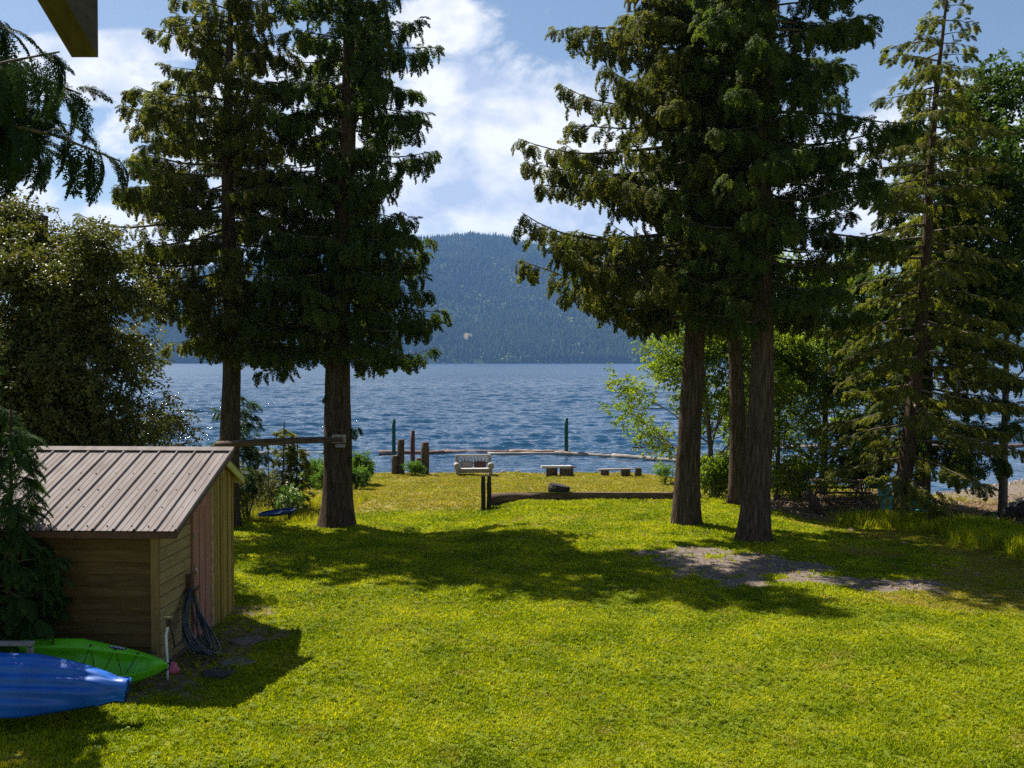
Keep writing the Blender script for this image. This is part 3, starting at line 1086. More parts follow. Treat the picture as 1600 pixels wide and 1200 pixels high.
def build_hills():
    ys = np.concatenate([np.linspace(2590, 2700, 8), np.linspace(2715, 5800, 110)])
    us = np.linspace(-1.15, 1.15, 260)
    UU, YY = np.meshgrid(us, ys)
    XX = UU * YY
    ZZ = hill_h(XX, YY)
    ny, nx = UU.shape
    v = np.stack([XX.ravel(), YY.ravel(), ZZ.ravel()], 1)
    i = np.arange(nx * ny).reshape(ny, nx)
    f = np.stack([i[:-1, :-1].ravel(), i[:-1, 1:].ravel(), i[1:, 1:].ravel(), i[1:, :-1].ravel()], 1)
    hm = surf('hill_forest_floor', [(.3, (.018, .030, .012)), (.6, (.035, .052, .02)), (.8, (.06, .07, .03))], scale=.006, coords='Object', rough=1, spec=0)
    o = np_mesh('hills', v, f.tolist(), hm)
    tag(o, 'steep forested hill across the lake', kind='structure')
    # pale far ridge
    px = np.linspace(-1500, 3200, 120)
    V = []
    for k, q in enumerate(px):
        t = q
        y_top = 500 - 32 * math.exp(-((t - 130) / 190) ** 2) - 14 * math.exp(-((t + 500) / 300) ** 2) + 2.5 * math.sin(t * .03)
        V.append((X(q, 7600), 7600, (564 - y_top) / FPX * 7600))
        V.append((X(q, 7600), 6400, -5))
        V.append((X(q, 7600), 8800, -5))
    F = []
    for k in range(len(px) - 1):
        a = 3 * k
        F += [(a + 1, a + 4, a + 3, a), (a, a + 3, a + 5, a + 2)]
    o2 = np_mesh('distant_hills', V, F, hm)
    tag(o2, 'pale hazy ridge beyond the forested hill', kind='structure')

    # forest on the hill
    def cone_tree(name, mat, rings, seg=6):
        mb = MB()
        for (zb, zt, rr) in rings:
            b = [(rr * math.cos(2 * math.pi * k / seg), rr * math.sin(2 * math.pi * k / seg), zb) for k in range(seg)]
            mb.add(b + [(0, 0, zt)], [(k, (k + 1) % seg, seg) for k in range(seg)])
        me = bpy.data.meshes.new(name)
        me.from_pydata(mb.v, [], mb.f)
        me.materials.append(mat)
        return bpy.data.objects.new(name, me)

    def far_mat(nm, stops):
        return leaf(nm, stops, trans=.1, rough=.9, spec=.05, pos_scale=.011, pos_amt=.6)
    fm = far_mat('far_conifer', [(.28, (.010, .024, .012)), (.46, (.040, .066, .026)), (.60, (.085, .115, .042)), (.78, (.15, .17, .06))])
    fl = far_mat('far_broadleaf', [(.2, (.10, .14, .035)), (.8, (.22, .24, .06))])
    c1 = cone_tree('far_conifer', fm, [(.0, .55, .17), (.25, .8, .135), (.5, 1.0, .09)])
    c2 = cone_tree('far_conifer', fm, [(.0, .5, .14), (.3, .75, .115), (.5, 1.0, .08)])
    bl = MB()
    bm = bmesh.new()
    bmesh.ops.create_icosphere(bm, subdivisions=1, radius=.3)
    me = bpy.data.meshes.new('far_broadleaf')
    for v_ in bm.verts:
        v_.co.z = v_.co.z * 1.2 + .34
        v_.co *= rng.uniform(.85, 1.15)
    bm.to_mesh(me)
    bm.free()
    me.materials.append(fl)
    c3 = bpy.data.objects.new('far_broadleaf', me)
    n = 150000
    u = npr.uniform(-.56, .56, n)
    yq = 2600 + npr.uniform(0, 1, n) ** 1.15 * 1720
    x = u * yq
    h = hill_h(x, yq)
    keep = npr.uniform(0, 1, n) < np.clip(.42 + (fbm(x, yq, 1 / 160., 21) - .45) * 2.2, .12, 1)
    clear = ((x - X(731, 2810)) / 20) ** 2 + ((yq - 2810) / 50) ** 2 < 1 + (fbm(x, yq, 1 / 30., 2) - .5)
    keep &= ~clear & (h > LAKE + 1.0)
    x, yq, h = x[keep], yq[keep], h[keep]
    n = len(x)
    sz = npr.uniform(15, 30, n) * np.clip(.75 + fbm(x, yq, 1 / 120., 5) * .5, .7, 1.2)
    dec = (fbm(x, yq, 1 / 130., 33) > .56) & (npr.uniform(0, 1, n) < .55)
    vi = np.where(dec, 2, npr.integers(0, 2, n))
    sz = np.where(dec, sz * .62, sz)
    rots = np.stack([np.zeros(n), np.zeros(n), npr.uniform(0, 6.28, n)], 1)
    sc = np.stack([sz * 1.15, sz * 1.15, sz], 1)
    fo = scatter('hill_forest', np.stack([x, yq, h - .5], 1), rots, sc, [c1, c2, c3], vi)
    tag(fo, 'dense conifer forest covering the far hill', 'forest', kind='stuff')
    # dry clearing
    cl = MB()
    ring = []
    for k in range(20):
        a = 2 * math.pi * k / 20
        rr = 1 + .25 * math.sin(3 * a + 1) + .12 * math.sin(7 * a)
        ring.append((X(731, 2810) + 13 * rr * math.cos(a), 2810 + 34 * rr * math.sin(a)))
    V = [(px_, py_, float(hill_h(np.array(px_), np.array(py_))) + 3) for px_, py_ in ring]
    V.append((X(731, 2810), 2810, float(hill_h(np.array(X(731, 2810)), np.array(2810.0))) + 4))
    cl.add(V, [(k, (k + 1) % 20, 20) for k in range(20)])
    cm = surf('dry_clearing', [(.3, (.10, .08, .045)), (.7, (.22, .165, .10))], scale=.12, rough=1, spec=0)
    tag(cl.build('clearing', cm), 'tan dry clearing in the hill forest', kind='structure')


build_hills()


def build_haze():
    m, nt, N, L = nodes('haze_air')
    out = N('ShaderNodeOutputMaterial')
    v = N('ShaderNodeVolumePrincipled')
    v.inputs['Color'].default_value = (.27, .52, 1.0, 1)
    v.inputs['Density'].default_value = HAZE
    v.inputs['Anisotropy'].default_value = 0.1
    L(v.outputs[0], out.inputs['Volume'])
    mb = MB()
    mb.box((0, 4300, 290), (22000, 9700, 640))
    o = mb.build('haze', m)
    tag(o, 'blue summer haze over the lake', 'haze', kind='stuff')


HAZE = 0.000075
build_haze()
# ------------------------------------------------------------------ shed
def build_shed():
    yaw = -math.atan2(.13, 3.14)
    sh = empty('shed', (-4.80, 13.83, G(-5.1, 15)), 'small wooden shed with metal roof and rose door beside the kayaks', 'shed', rot=(0, 0, yaw))
    W, D = 3.7, 3.14
    RY, RZ = 2.14, 2.84            # ridge
    SL, SB = .357, .45             # front and back slopes

    def rz(y):                     # roof underside
        return RZ - .05 - (RY - y) * SL if y < RY else RZ - .05 - (y - RY) * SB
    # inner core
    mb = MB()
    mb.prism([(-W + .03, .03, -.1), (-W + .03, D - .03, -.1), (-W + .03, D - .03, rz(D) - .03), (-W + .03, RY, rz(RY) - .03), (-W + .03, .03, rz(0) - .03)], (W - .06, 0, 0))
    mb.build('wall_frame', MT['dark'], sh)
    # front siding boards, lapped
    z = .02
    k = 0
    while z < rz(0) - .05:
        h = .166 + rng.uniform(-.006, .006)
        top = min(z + h - .009, rz(0) - .01)
        b = MB()
        o = rng.uniform(0, .006)
        b.prism([(-W, -.052 - o, z), (-W, .03, z), (-W, .03, top), (-W, -.018, top)], (W - .075, 0, 0))
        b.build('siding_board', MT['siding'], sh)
        z += h
        k += 1
    b = MB().box((-.035, -.026, rz(0) / 2 - .02), (.085, .09, rz(0) - .02))
    b.build('corner_board', MT['corner'], sh, bevel=.004)
    # gable siding boards up to the door
    z = .02
    while z < 2.5:
        h = .166
        y1 = 1.19
        top = z + h - .012
        yb = 0.02
        # clip by the roof line
        if top > rz(yb):
            yb2 = RY - (rz(RY) - top) / SL
            yb1 = max(.02, RY - (rz(RY) - z) / SL)
            if yb1 > y1 - .05:
                break
            poly = [(0, yb1, z), (0, y1, z), (0, y1, min(top, rz(y1)))]
            if yb2 < y1:
                poly.append((0, yb2, top))
        else:
            poly = [(0, yb, z), (0, y1, z), (0, y1, top), (0, yb, top)]
        b = MB()
        b.prism([(-.03, p[1], p[2]) for p in poly], (.048 + rng.uniform(0, .005), 0, 0))
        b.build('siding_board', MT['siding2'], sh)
        z += h
    # plinth
    MB().box((.015, D / 2, .035), (.05, D, .09)).build('sill_timber', MT['brownwood'], sh)
    # door
    dy0, dy1, dz0, dz1 = 1.23, 1.98, .10, 2.02
    b = MB()
    b.prism([(.012, dy0, dz0), (.012, dy1, dz0), (.012, dy1, dz1 + .23), (.012, dy0, dz1 - .0)], (.035, 0, 0))
    dr = b.build('door', MT['door'], sh)
    for zz in (.35, 1.62):
        MB().box((.052, dy0 + .02, zz), (.012, .05, .09)).build('hinge', MT['metal'], dr)
    la = MB().box((.058, dy0 + .03, 1.14), (.022, .035, .13))
    la.tube([(.07, dy0 + .02, 1.16), (.09, dy0 + .02, 1.12), (.085, dy0 + .03, 1.05)], .012, n=6)
    la.build('latch', MT['metal'], dr)
    for yy in (1.48, 1.73):
        MB().box((.049, yy, 1.1), (.004, .008, 1.85)).build('board_joint', MT['dark'], dr)
    # live-edge trim on the far side and rail on top
    poly = []
    zz = .1
    pts_l, pts_r = [], []
    i = 0
    while zz < 2.24:
        pts_l.append((.05, dy1 + .0 + (.0 if i % 2 else .012), zz))
        pts_r.append((.05, dy1 + .085 + (.035 if i % 2 else -.03) + rng.uniform(-.012, .012), zz))
        zz += .085
        i += 1
    V, F = [], []
    for a, c in zip(pts_l, pts_r):
        V += [(.02, a[1], a[2]), (.062, a[1], a[2]), (.062, c[1], c[2]), (.02, c[1], c[2])]
    for j in range(len(pts_l) - 1):
        q = 4 * j
        for e in range(4):
            F.append((q + e, q + (e + 1) % 4, q + 4 + (e + 1) % 4, q + 4 + e))
    F += [(3, 2, 1, 0), (4 * len(pts_l) - 4, 4 * len(pts_l) - 3, 4 * len(pts_l) - 2, 4 * len(pts_l) - 1)]
    MB().add(V, F).build('door_trim', MT['trim'], sh)
    b = MB()
    b.prism([(.02, dy0 - .05, dz1 - .015), (.02, dy1 + .03, dz1 + .24), (.02, dy1 + .03, dz1 + .30), (.02, dy0 - .05, dz1 + .045)], (.05, 0, 0))
    b.build('door_header', MT['trim'], sh)
    # vertical boards behind the door
    y = dy1 + .12
    while y < D - .05:
        w = .085
        b = MB()
        pr = .035 + rng.uniform(0, .02)
        b.prism([(-.02, y, .06), (-.02, y + w, .06), (-.02, y + w, rz(y + w)), (-.02, y, rz(y))] if (y > RY or y + w < RY) else
                [(-.02, y, .06), (-.02, y + w, .06), (-.02, y + w, rz(y + w)), (-.02, RY, rz(RY)), (-.02, y, rz(y))], (.02 + pr, 0, 0))
        b.build('wall_slat', MT['batten'], sh)
        y += w + .035
    # gable fill above the door
    b = MB()
    b.prism([(-.02, 1.2, rz(1.2) - .45), (-.02, 2.09, rz(2.09) - .45), (-.02, 2.09, rz(2.09) - .005), (-.02, 1.2, rz(1.2) - .005)], (.03, 0, 0))
    b.build('gable_panel', MT['siding2'], sh)
    # roof sheets: ribbed steel, one per rib spacing
    x = .37
    ys, ye = -.30, RY
    prof = [(-.283, 0), (-.205, 0), (-.2, .006), (-.19, .006), (-.185, 0), (-.115, 0), (-.11, .006), (-.10, .006), (-.095, 0), (-.04, 0), (-.022, .03), (-.004, .03), (.006, .004)]
    first = None
    for i in range(15):
        if first is None:
            V, F = [], []
            for (yy, zz) in ((ys, RZ - (RY - ys) * SL), (ye + .01, RZ + .005)):
                for (px_, pz_) in prof:
                    V.append((px_, yy, zz + pz_))
                for (px_, pz_) in prof:
                    V.append((px_, yy, zz + pz_ - .008))
            n = len(prof)
            for k in range(n - 1):
                F.append((k, k + 1, 2 * n + k + 1, 2 * n + k))
                F.append((n + k + 1, n + k, 3 * n + k, 3 * n + k + 1))
                F.append((k + 1, k, n + k, n + k + 1))
                F.append((2 * n + k, 2 * n + k + 1, 3 * n + k + 1, 3 * n + k))
            F.append((0, 2 * n, 3 * n, n))
            F.append((n - 1, 2 * n - 1, 4 * n - 1, 3 * n - 1))
            first = MB().add(V, F).build('roof_panel', MT['steel'], sh)
            p = first
            first.location.x = x
        else:
            p = first.copy()
            col.objects.link(p)
            p.location.x = x
        for fy in (-.18, .32, .82, 1.32):
            if i < 14:
                s = MB()
                s.tube([(-.15, 0, -.002), (-.15, 0, .012)], [.012, .009], n=6)
                so = s.build('roof_screw', MT['rust'], p)
                so.location = (rng.uniform(-.01, .06), fy + rng.uniform(-.02, .02), RZ - (RY - fy) * SL + .002)
        x -= .28
    # back slope, ridge cap, edges
    xl = .375 - 15 * .28
    b = MB()
    b.prism([(xl, RY + .01, RZ), (xl, 3.36, RZ - 1.22 * SB), (xl, 3.36, RZ - 1.22 * SB - .012), (xl, RY + .01, RZ - .014)], (.165 - xl, 0, 0))
    b.build('back_roof_sheet', MT['steel'], sh)
    b = MB()
    b.prism([(xl, RY - .11, RZ - .11 * SL + .036), (xl, RY, RZ + .046), (xl, RY + .11, RZ - .11 * SB + .036), (xl, RY + .11, RZ - .11 * SB + .028), (xl, RY, RZ + .036), (xl, RY - .11, RZ - .11 * SL + .028)], (.378 - xl, 0, 0))
    b.build('ridge_cap', MT['steel'], sh)
    ez = RZ - (RY - ys) * SL
    MB().box(((xl + .365) / 2, ys + .03, ez - .062), (.365 - xl, .035, .085)).build('eave_board', MT['rust'], sh)
    b = MB()
    b.prism([(.335, ys + .05, ez - .012 + .05 * SL), (.335, RY, RZ - .016), (.335, RY, RZ - .095), (.335, ys + .05, ez - .09 + .05 * SL)], (.03, 0, 0))
    b.build('rake_board', MT['rust'], sh)
    b = MB()
    b.prism([(.13, RY + .005, RZ - .018), (.13, 3.38, RZ - 1.24 * SB - .02), (.13, 3.38, RZ - 1.24 * SB - .13), (.13, RY + .005, RZ - .13)], (.03, 0, 0))
    b.build('rake_board', MT['lime_wood'], sh)
    MB().box(((xl + .13) / 2, 3.33, RZ - 1.19 * SB - .075), (.13 - xl, .03, .1)).build('eave_board', MT['lime_wood'], sh)
    for yy in (-.12, .95):
        MB().box((.13, yy, rz(yy) - .035), (.40, .06, .07)).build('roof_batten', MT['trim'], sh)
    return sh, Matrix.Translation((-4.80, 13.83, G(-5.1, 15))) @ Matrix.Rotation(yaw, 4, 'Z')


shed, SHM = build_shed()


def on_shed(x, y, z):
    return SHM @ Vector((x, y, z))


# hose on its hook beside the door, tap, cloth, stones
def build_hose():
    pts = []
    loops = 9
    n = 36
    r = random.Random(4)
    par = [(r.uniform(-.06, .06), r.uniform(.16, .30), r.uniform(.10, .24), r.uniform(.05, .62)) for _ in range(loops + 1)]
    for k in range(loops * n):
        i = k // n
        f = (k % n) / n
        a, b = par[i], par[i + 1]
        c = [a[j] + (b[j] - a[j]) * f for j in range(4)]
        th = 2 * math.pi * f
        yy = 1.0 + c[0] + c[1] * 1.35 * math.sin(th) * (1 - .35 * math.cos(th))
        h = (1 - math.cos(th)) / 2          # 0 top, 1 bottom
        zz = .93 - (.93 - .045 - c[2] * .4) * h
        out = .085 + .012 * (i % 4) + c[3] * 1.15 * h ** 2.2
        pts.append(on_shed(out, yy - .50 * h, zz))
    tail = pts[-1]
    for t in (.3, .6, 1.0):
        pts.append(on_shed(.14 + .1 * t, .95 - 1.0 * t, .9 - 1.5 * t + .95 * t * t))
    pts.append(on_shed(.27, -.27, .74))
    o = MB().tube(pts, .0125, n=6).build('garden_hose', MT['hose'], smooth=True)
    tag(o, 'black garden hose hanging in long loops beside the rose door', 'hose')
    hk = MB()
    hk.box(on_shed(.05, 1.0, .97), (.10, .05, .30))
    hk.tube([on_shed(.03, .95, .9), on_shed(.17, .95, .88), on_shed(.19, .95, .96)], .012, n=6)
    hk.tube([on_shed(.03, 1.05, .9), on_shed(.17, 1.05, .88), on_shed(.19, 1.05, .96)], .012, n=6)
    for i in range(7):
        z = .84 + .05 * i
        w = .11 * math.sqrt(max(.05, 1 - ((z - .99) / .17) ** 2))
        hk.tube([on_shed(.10, 1.0 - w, z), on_shed(.13, 1.0, z), on_shed(.10, 1.0 + w, z)], .007, n=5)
    o = hk.build('hose_hook', MT['rust'])
    tag(o, 'wire hose hanger on the shed wall above the hose loops', 'hook')


build_hose()


def build_tap():
    b = Vector((X(258, 13.55), 13.55, 0))
    e = empty('standpipe', (b.x, b.y, G(b.x, b.y)), 'white plastic standpipe with metal tap at the shed corner', 'tap')
    MB().tube([(0, 0, -.05), (0, 0, .2), (-.012, .01, .42), (-.02, .015, .58), (.0, .01, .67), (.012, 0, .72)], .019, n=9).build('pipe', MT['pvc'], e, True)
    f = MB()
    f.tube([(.012, 0, .70), (.012, 0, .80)], .026, n=8)
    f.tube([(.012, 0, .775), (.07, -.03, .79), (.10, -.045, .745)], [.02, .018, .016], n=7)
    t = f.build('tap', MT['rust'], e)
    h = MB()
    h.box((.012, 0, .835), (.10, .022, .018), Euler((0, 0, .4)))
    h.tube([(.012, 0, .79), (.012, 0, .835)], .008, n=6)
    h.build('tap_handle', MT['metal'], t)
    g = Vector((X(267, 13.75), 13.75, 0))
    m = MB()
    V, F = [], []
    r = random.Random(3)
    for i in range(7):
        for k in range(10):
            a = 2 * math.pi * k / 10
            rr = .075 * math.sin(math.pi * (.12 + .8 * i / 6)) * (1 + .35 * math.sin(3 * a + i)) * r.uniform(.8, 1.2)
            V.append((g.x + rr * math.cos(a), g.y + rr * math.sin(a) * .7, G(g.x, g.y) + .0 + .17 * i / 6))
    for i in range(6):
        for k in range(10):
            F.append((i * 10 + k, i * 10 + (k + 1) % 10, (i + 1) * 10 + (k + 1) % 10, (i + 1) * 10 + k))
    F += [tuple(range(10))[::-1], tuple(60 + k for k in range(10))]
    m.add(V, F)
    tag(m.build('cloth', MT['pink'], smooth=True), 'crumpled pink cloth on the ground below the tap', 'cloth')


build_tap()


def slab(name, label, c, rx, ry, th, mat, cat, rot=0, n=11, seed=0, group=None):
    r = random.Random(seed)
    z = G(c[0], c[1]) + .012
    ring = [(c[0] + rx * math.cos(2 * math.pi * k / n + rot) * r.uniform(.85, 1.12), c[1] + ry * math.sin(2 * math.pi * k / n + rot) * r.uniform(.85, 1.12)) for k in range(n)]
    b = MB()
    b.prism([(x, y, z - .03) for x, y in ring], (0, 0, .03 + th))
    o = b.build(name, mat, bevel=.01)
    return tag(o, label, cat, group)


slab('paving_stone', 'flat brown paving stone in the dirt nearest the shed door', (X(385, 15.2), 15.2), .26, .20, .02, MT['flag'], 'stone', seed=1)
slab('paving_stone', 'flat brown paving stone between the door stone and the round cover', (X(368, 14.15), 14.15), .27, .15, .02, MT['flag'], 'stone', seed=5)
slab('round_cover', 'dark round cover lying by the hose loops', (X(338, 13.75), 13.75), .24, .22, .025, MT['drain'], 'cover', n=20, seed=9)


# ------------------------------------------------------------------ kayaks and their rack
def kayak(name, label, tip, zdir, mat, hull, length=3.3, beam=.37, tilt=0.0, blunt=.52, bmin=.028):
    zd = Vector(zdir).normalized()
    xd = Vector((math.cos(tilt), 0, math.sin(tilt)))
    xd = (xd - zd * xd.dot(zd)).normalized()
    yd = zd.cross(xd)
    Mx = Matrix((xd, yd, zd)).transposed().to_4x4()
    e = empty(name, tip, label, 'kayak')
    e.rotation_euler = Mx.to_euler()
    ns, nc = 46, 33

    def half(t):                    # t metres back from the tip
        a = min(t, length - t)
        return beam * min(1, (max(0, a) / 1.15)) ** blunt * (1 - .10 * max(0, 1 - a / 1.2)) if a > 0 else 0
    V, F = [], []
    ts = [length * (1 - math.cos(math.pi * i / (ns - 1))) / 2 for i in range(ns)]
    for t in ts:
        b = max(half(t), bmin)
        rocker = .11 * max(0, 1 - min(t, length - t) / .8) ** 2
        for k in range(nc):                      # top face across
            s = -1 + 2 * k / (nc - 1)
            y = b * s
            if hull:
                z = .17 * (1 - abs(s) ** 3.0) + .030 * math.cos(2 * math.pi * y / .145) * (1 - s * s) * min(1, max(0, t - .25) / .4)
                z -= rocker * .9
                if .05 < t < .30 and .25 < abs(s) < .8:
                    z -= .03 * math.sin(math.pi * (t - .05) / .25)
            else:
                z = .12 * (1 - abs(s) ** 2.6) + .05
                inn = ss(.12, .32, t) * (1 - ss(.46, .60, abs(s)))
                z -= .10 * float(inn)
                if .40 < t < .95:
                    z -= .045 * float((1 - ss(.30, .42, abs(s))) * ss(.40, .46, t) * (1 - ss(.88, .95, t)))
                if 1.15 < t < 2.2:
                    z -= .10 * float((1 - ss(.42, .58, abs(s))) * ss(1.15, 1.25, t) * (1 - ss(2.1, 2.2, t)))
                z += rocker * .4
            V.append((-t, y, z))
        for k in range(1, nc - 1):               # under face
            s = 1 - 2 * k / (nc - 1)
            z = (-.15 if not hull else -.12) * (1 - abs(s) ** 2.4) * (min(1, b / beam) ** .6) + (rocker * .7 if not hull else 0)
            V.append((-t, b * s, z))
    m = 2 * nc - 2
    for i in range(ns - 1):
        for k in range(m):
            k2 = (k + 1) % m
            F.append((i * m + k, i * m + k2, (i + 1) * m + k2, (i + 1) * m + k))
    F.append(tuple(range(m))[::-1])
    F.append(tuple((ns - 1) * m + k for k in range(m)))
    np_mesh('hull', V, F, mat, True, True, e)
    return e


green = kayak('kayak', 'lime green kayak tipped on its side against the shed, deck showing', at(260, 1046, 13.1), (0.05, -.84, .54), MT['green_plastic'], False, tilt=.02)
cord = MB()


def deck(t, sgn, f=.74):
    b = .37 * min(1, t / 1.15) ** .52 * (1 - .10 * max(0, 1 - t / 1.2))
    return (-t, sgn * f * b, .12 * (1 - f ** 2.6) + .05 + .044 * max(0, 1 - t / .8) ** 2)


zig = [deck(.38, 1), deck(.52, -1), deck(.68, 1), deck(.84, -1), deck(1.0, 1), deck(1.12, -1)]
path_ = []
for a_, b_ in zip(zig[:-1], zig[1:]):
    path_ += [Vector(a_) + Vector((0, 0, .012)), (Vector(a_) + Vector(b_)) / 2 - Vector((0, 0, .03))]
path_.append(Vector(zig[-1]) + Vector((0, 0, .012)))
cord.tube(path_, .006, n=5)
cord.build('bungee_cord', MT['cord'], green)
for (a, b_, c) in zig:
    MB().tube([(a, b_, c - .02), (a, b_, c + .016)], [.018, .013], n=7).build('cord_anchor', MT['cord'], green)
sx, sy_, sz_ = deck(.66, 1, .86)
st = MB()
st.prism([(.115 * math.cos(2 * math.pi * k / 16), .030 * math.sin(2 * math.pi * k / 16), -.004) for k in range(16)], (0, 0, .012))
sto = st.build('logo_sticker', MT['sticker'], green)
sto.location = (sx, sy_, sz_ + .004)
sto.rotation_euler = (-.80, 0, -.16)
for i in range(6):
    MB().box((-.08 + .032 * i, 0, .010), (.018, .030 - .004 * (i % 2), .004), Euler((0, 0, .35 * (-1) ** i))).build('print_stroke', MT['sticker_white'], sto)
MB().box((-.22, .17, .115), (.12, .016, .02), Euler((0, 0, -.35))).build('drain_slot', MT['cord'], green)
MB().tube([(-.03, -.05, .03), (.02, -.03, .05), (.02, .03, .05), (-.03, .05, .03)], .012, n=6).build('carry_handle', MT['cord'], green)

blue = kayak('kayak', 'blue kayak lying hull outward with long moulded grooves', at(194, 1078, 11.85), (0.04, -.74, .67), MT['blue_plastic'], True, beam=.40, tilt=-.01, blunt=.40, bmin=.15)
MB().tube([(-.01, -.09, .02), (.025, -.06, .01), (.025, .06, .01), (-.01, .09, .02)], .012, n=6).build('carry_handle', MT['swingedge'], blue)

rk = empty('kayak_rack', (X(20, 12.6), 12.6, G(-6, 12.6)), 'grey timber rack between the blue and green kayaks', 'rack')
zt = at(20, 1008, 12.6).z - G(-6, 12.6)
MB().box((-.32, 0, zt), (1.08, .09, .045)).build('rail', MT['greywood'], rk, bevel=.004)
for q in (.175, -.82):
    MB().box((q, 0, zt / 2 - .035), (.06, .075, zt - .03)).build('post', MT['greywood'], rk, bevel=.004)
MB().box((-.32, .3, zt * .3), (1.1, .06, .05)).build('rail', MT['greywood'], rk, bevel=.004)
for q in (.10, -.75):
    MB().box((q, .17, zt * .3 - .045), (.05, .34, .04)).build('cross_piece', MT['greywood'], rk)


# ------------------------------------------------------------------ house eave above the viewer
def build_eave():
    c = at(158, 93, 3.5)
    e = empty('house_eave', (c.x, 0, c.z), 'dark timber rafter end of the house roof under the sky', 'roof')
    sl = .42
    h = .30
    MB().prism([(-.09, 3.5, 0), (-.09, -2.5, 6 * sl), (-.09, -2.5, 6 * sl + h), (-.09, 3.5, h)], (.09, 0, 0)).build('rafter', MT['eave'], e)
    MB().prism([(-4.5, 3.6, h - .03), (-4.5, -2.5, 6.1 * sl + h - .03), (-4.5, -2.5, 6.1 * sl + h + .03), (-4.5, 3.6, h + .03)], (4.56, 0, 0)).build('roof_deck', MT['brownwood'], e)
    return e


build_eave()

# ------------------------------------------------------------------ swing between the two left cedars
A = at(352, 693, 27.6)
B = at(540, 685, 27.3)
bm_ = empty('swing_beam', (A.x, A.y - .45, A.z), 'weathered horizontal pole bolted between two cedar trunks', 'beam')
dv = B - A
MB().tube([(-.1, 0, 0), tuple(dv * .33 + Vector((0, 0, .02))), tuple(dv * .66 + Vector((0, 0, .03))), tuple(dv)], [.10, .095, .085, .075], n=9, wob=.05).build('pole', MT['brownwood'], bm_, True)
MB().box(tuple(dv + Vector((-.12, .08, .02))), (.34, .2, .22)).build('block', MT['greywood'], bm_)
MB().box(tuple(dv + Vector((-.08, .06, -.16))), (.24, .16, .09)).build('block', MT['greywood'], bm_)
C = at(432, 801, 26.9)
sw = empty('saucer_swing', (C.x, C.y, C.z), 'blue round saucer swing hanging on ropes from the pole', 'swing')
V, F = [], []
n = 24
for i in range(6):
    t = i / 5
    for k in range(n):
        a = 2 * math.pi * k / n
        rr = .46 * t
        V.append((rr * math.cos(a), rr * math.sin(a), -.10 + .10 * t * t + .05 * t * math.cos(a)))
for i in range(5):
    for k in range(n):
        F.append((i * n + k, i * n + (k + 1) % n, (i + 1) * n + (k + 1) % n, (i + 1) * n + k))
np_mesh('seat', V, F, MT['swingblue'], True, True, sw)
MB().tube([(.46 * math.cos(2 * math.pi * k / n), .46 * math.sin(2 * math.pi * k / n), .05 * math.cos(2 * math.pi * k / n)) for k in range(n + 1)], .035, n=7, caps=False).build('rim', MT['swingedge'], sw, True)
beam_z = at(432, 690, 26.9).z - C.z
for (hx, hy, tx) in ((-.30, .33, -.30), (.12, .44, .10)):
    MB().tube([(hx, hy, .02), (hx * .6 + tx * .4, hy * .8 + .06, beam_z * .5), (tx, .28, beam_z)], .014, n=5).build('rope', MT['rope'], sw)
MB().tube([(.0, -.44, .0), (.06, -.05, beam_z * .35), (tx, .24, beam_z * .45)], .010, n=5).build('rope', MT['rope'], sw)


# ------------------------------------------------------------------ retaining timbers, posts and things by the shore
def log_thing(name, label, p0, p1, r, mat, cat='log', n=10, segs=7, wob=.05, group=None, taper=.12):
    p0, p1 = Vector(p0), Vector(p1)
    e = MB()
    pts = [p0.lerp(p1, i / segs) + Vector((0, rng.uniform(-.3, .3) * r * .3, rng.uniform(-.3, .3) * r * .3)) - p0 for i in range(segs + 1)]
    e.tube(pts, [r * (1 - taper * i / segs) for i in range(segs + 1)], n=n, wob=wob)
    o = e.build(name, mat, None, True)
    o.location = p0
    o.data.polygons[-1].use_smooth = False
    o.data.polygons[-2].use_smooth = False
    return tag(o, label, cat, group)


LY = 30.42
o = MB().box((0, 0, 0), (4.75, .26, .27), None, .012).build('retaining_timber', MT['brownwood'], bevel=.012)
o.location = (X(970, LY), LY, .16)
tag(o, 'long squared brown timber edging the raised lawn', 'timber')
log_thing('retaining_log', 'short round log butted against the edging timber by the twin posts', (X(764, LY), LY, .08), (X(846, LY), LY + .02, .13), .185, MT['brownwood'], segs=4)
log_thing('retaining_log', 'lower dark log beneath the short round log', (X(770, LY), LY - .1, -.2), (X(868, LY), LY - .02, -.16), .17, MT['brownwood'], segs=4)
for (px_, h, dx, lab) in ((755, 1.04, .0, 'charred dark post, taller of the twin posts by the edging log'), (763.5, 1.0, .05, 'charred dark post leaning close beside its taller twin')):
    z0 = G(X(px_, 30.1), 30.1)
    pts = [(X(px_, 30.1) + dx * t * .3, 30.1, z0 - .2 + (h + .2) * t) for t in (0, .25, .5, .75, 1)]
    o = MB().tube(pts, [.075, .072, .068, .07, .058], n=9, wob=.12).build('post', MT['charred'], smooth=False)
    tag(o, lab, 'post')
o = MB().tube([(0, 0, 0), (0, 0, .1), (.02, 0, .2)], [.33, .34, .30], n=16, wob=.05).build('log_round', MT['charred'])
o.location = (X(874, LY + .05), LY + .1, .30)
tag(o, 'squat dark log round resting on the edging timber', 'log')
o = MB().tube([(-.95, -.2, .02), (-.4, -.24, .015), (.2, -.26, .02), (.45, -.2, .05), (.5, -.05, .1)], .012, n=5).build('cord', MT['lime'])
o.location = (X(874, LY), LY, .295)
tag(o, 'thin green cord lying round the dark log round', 'cord')


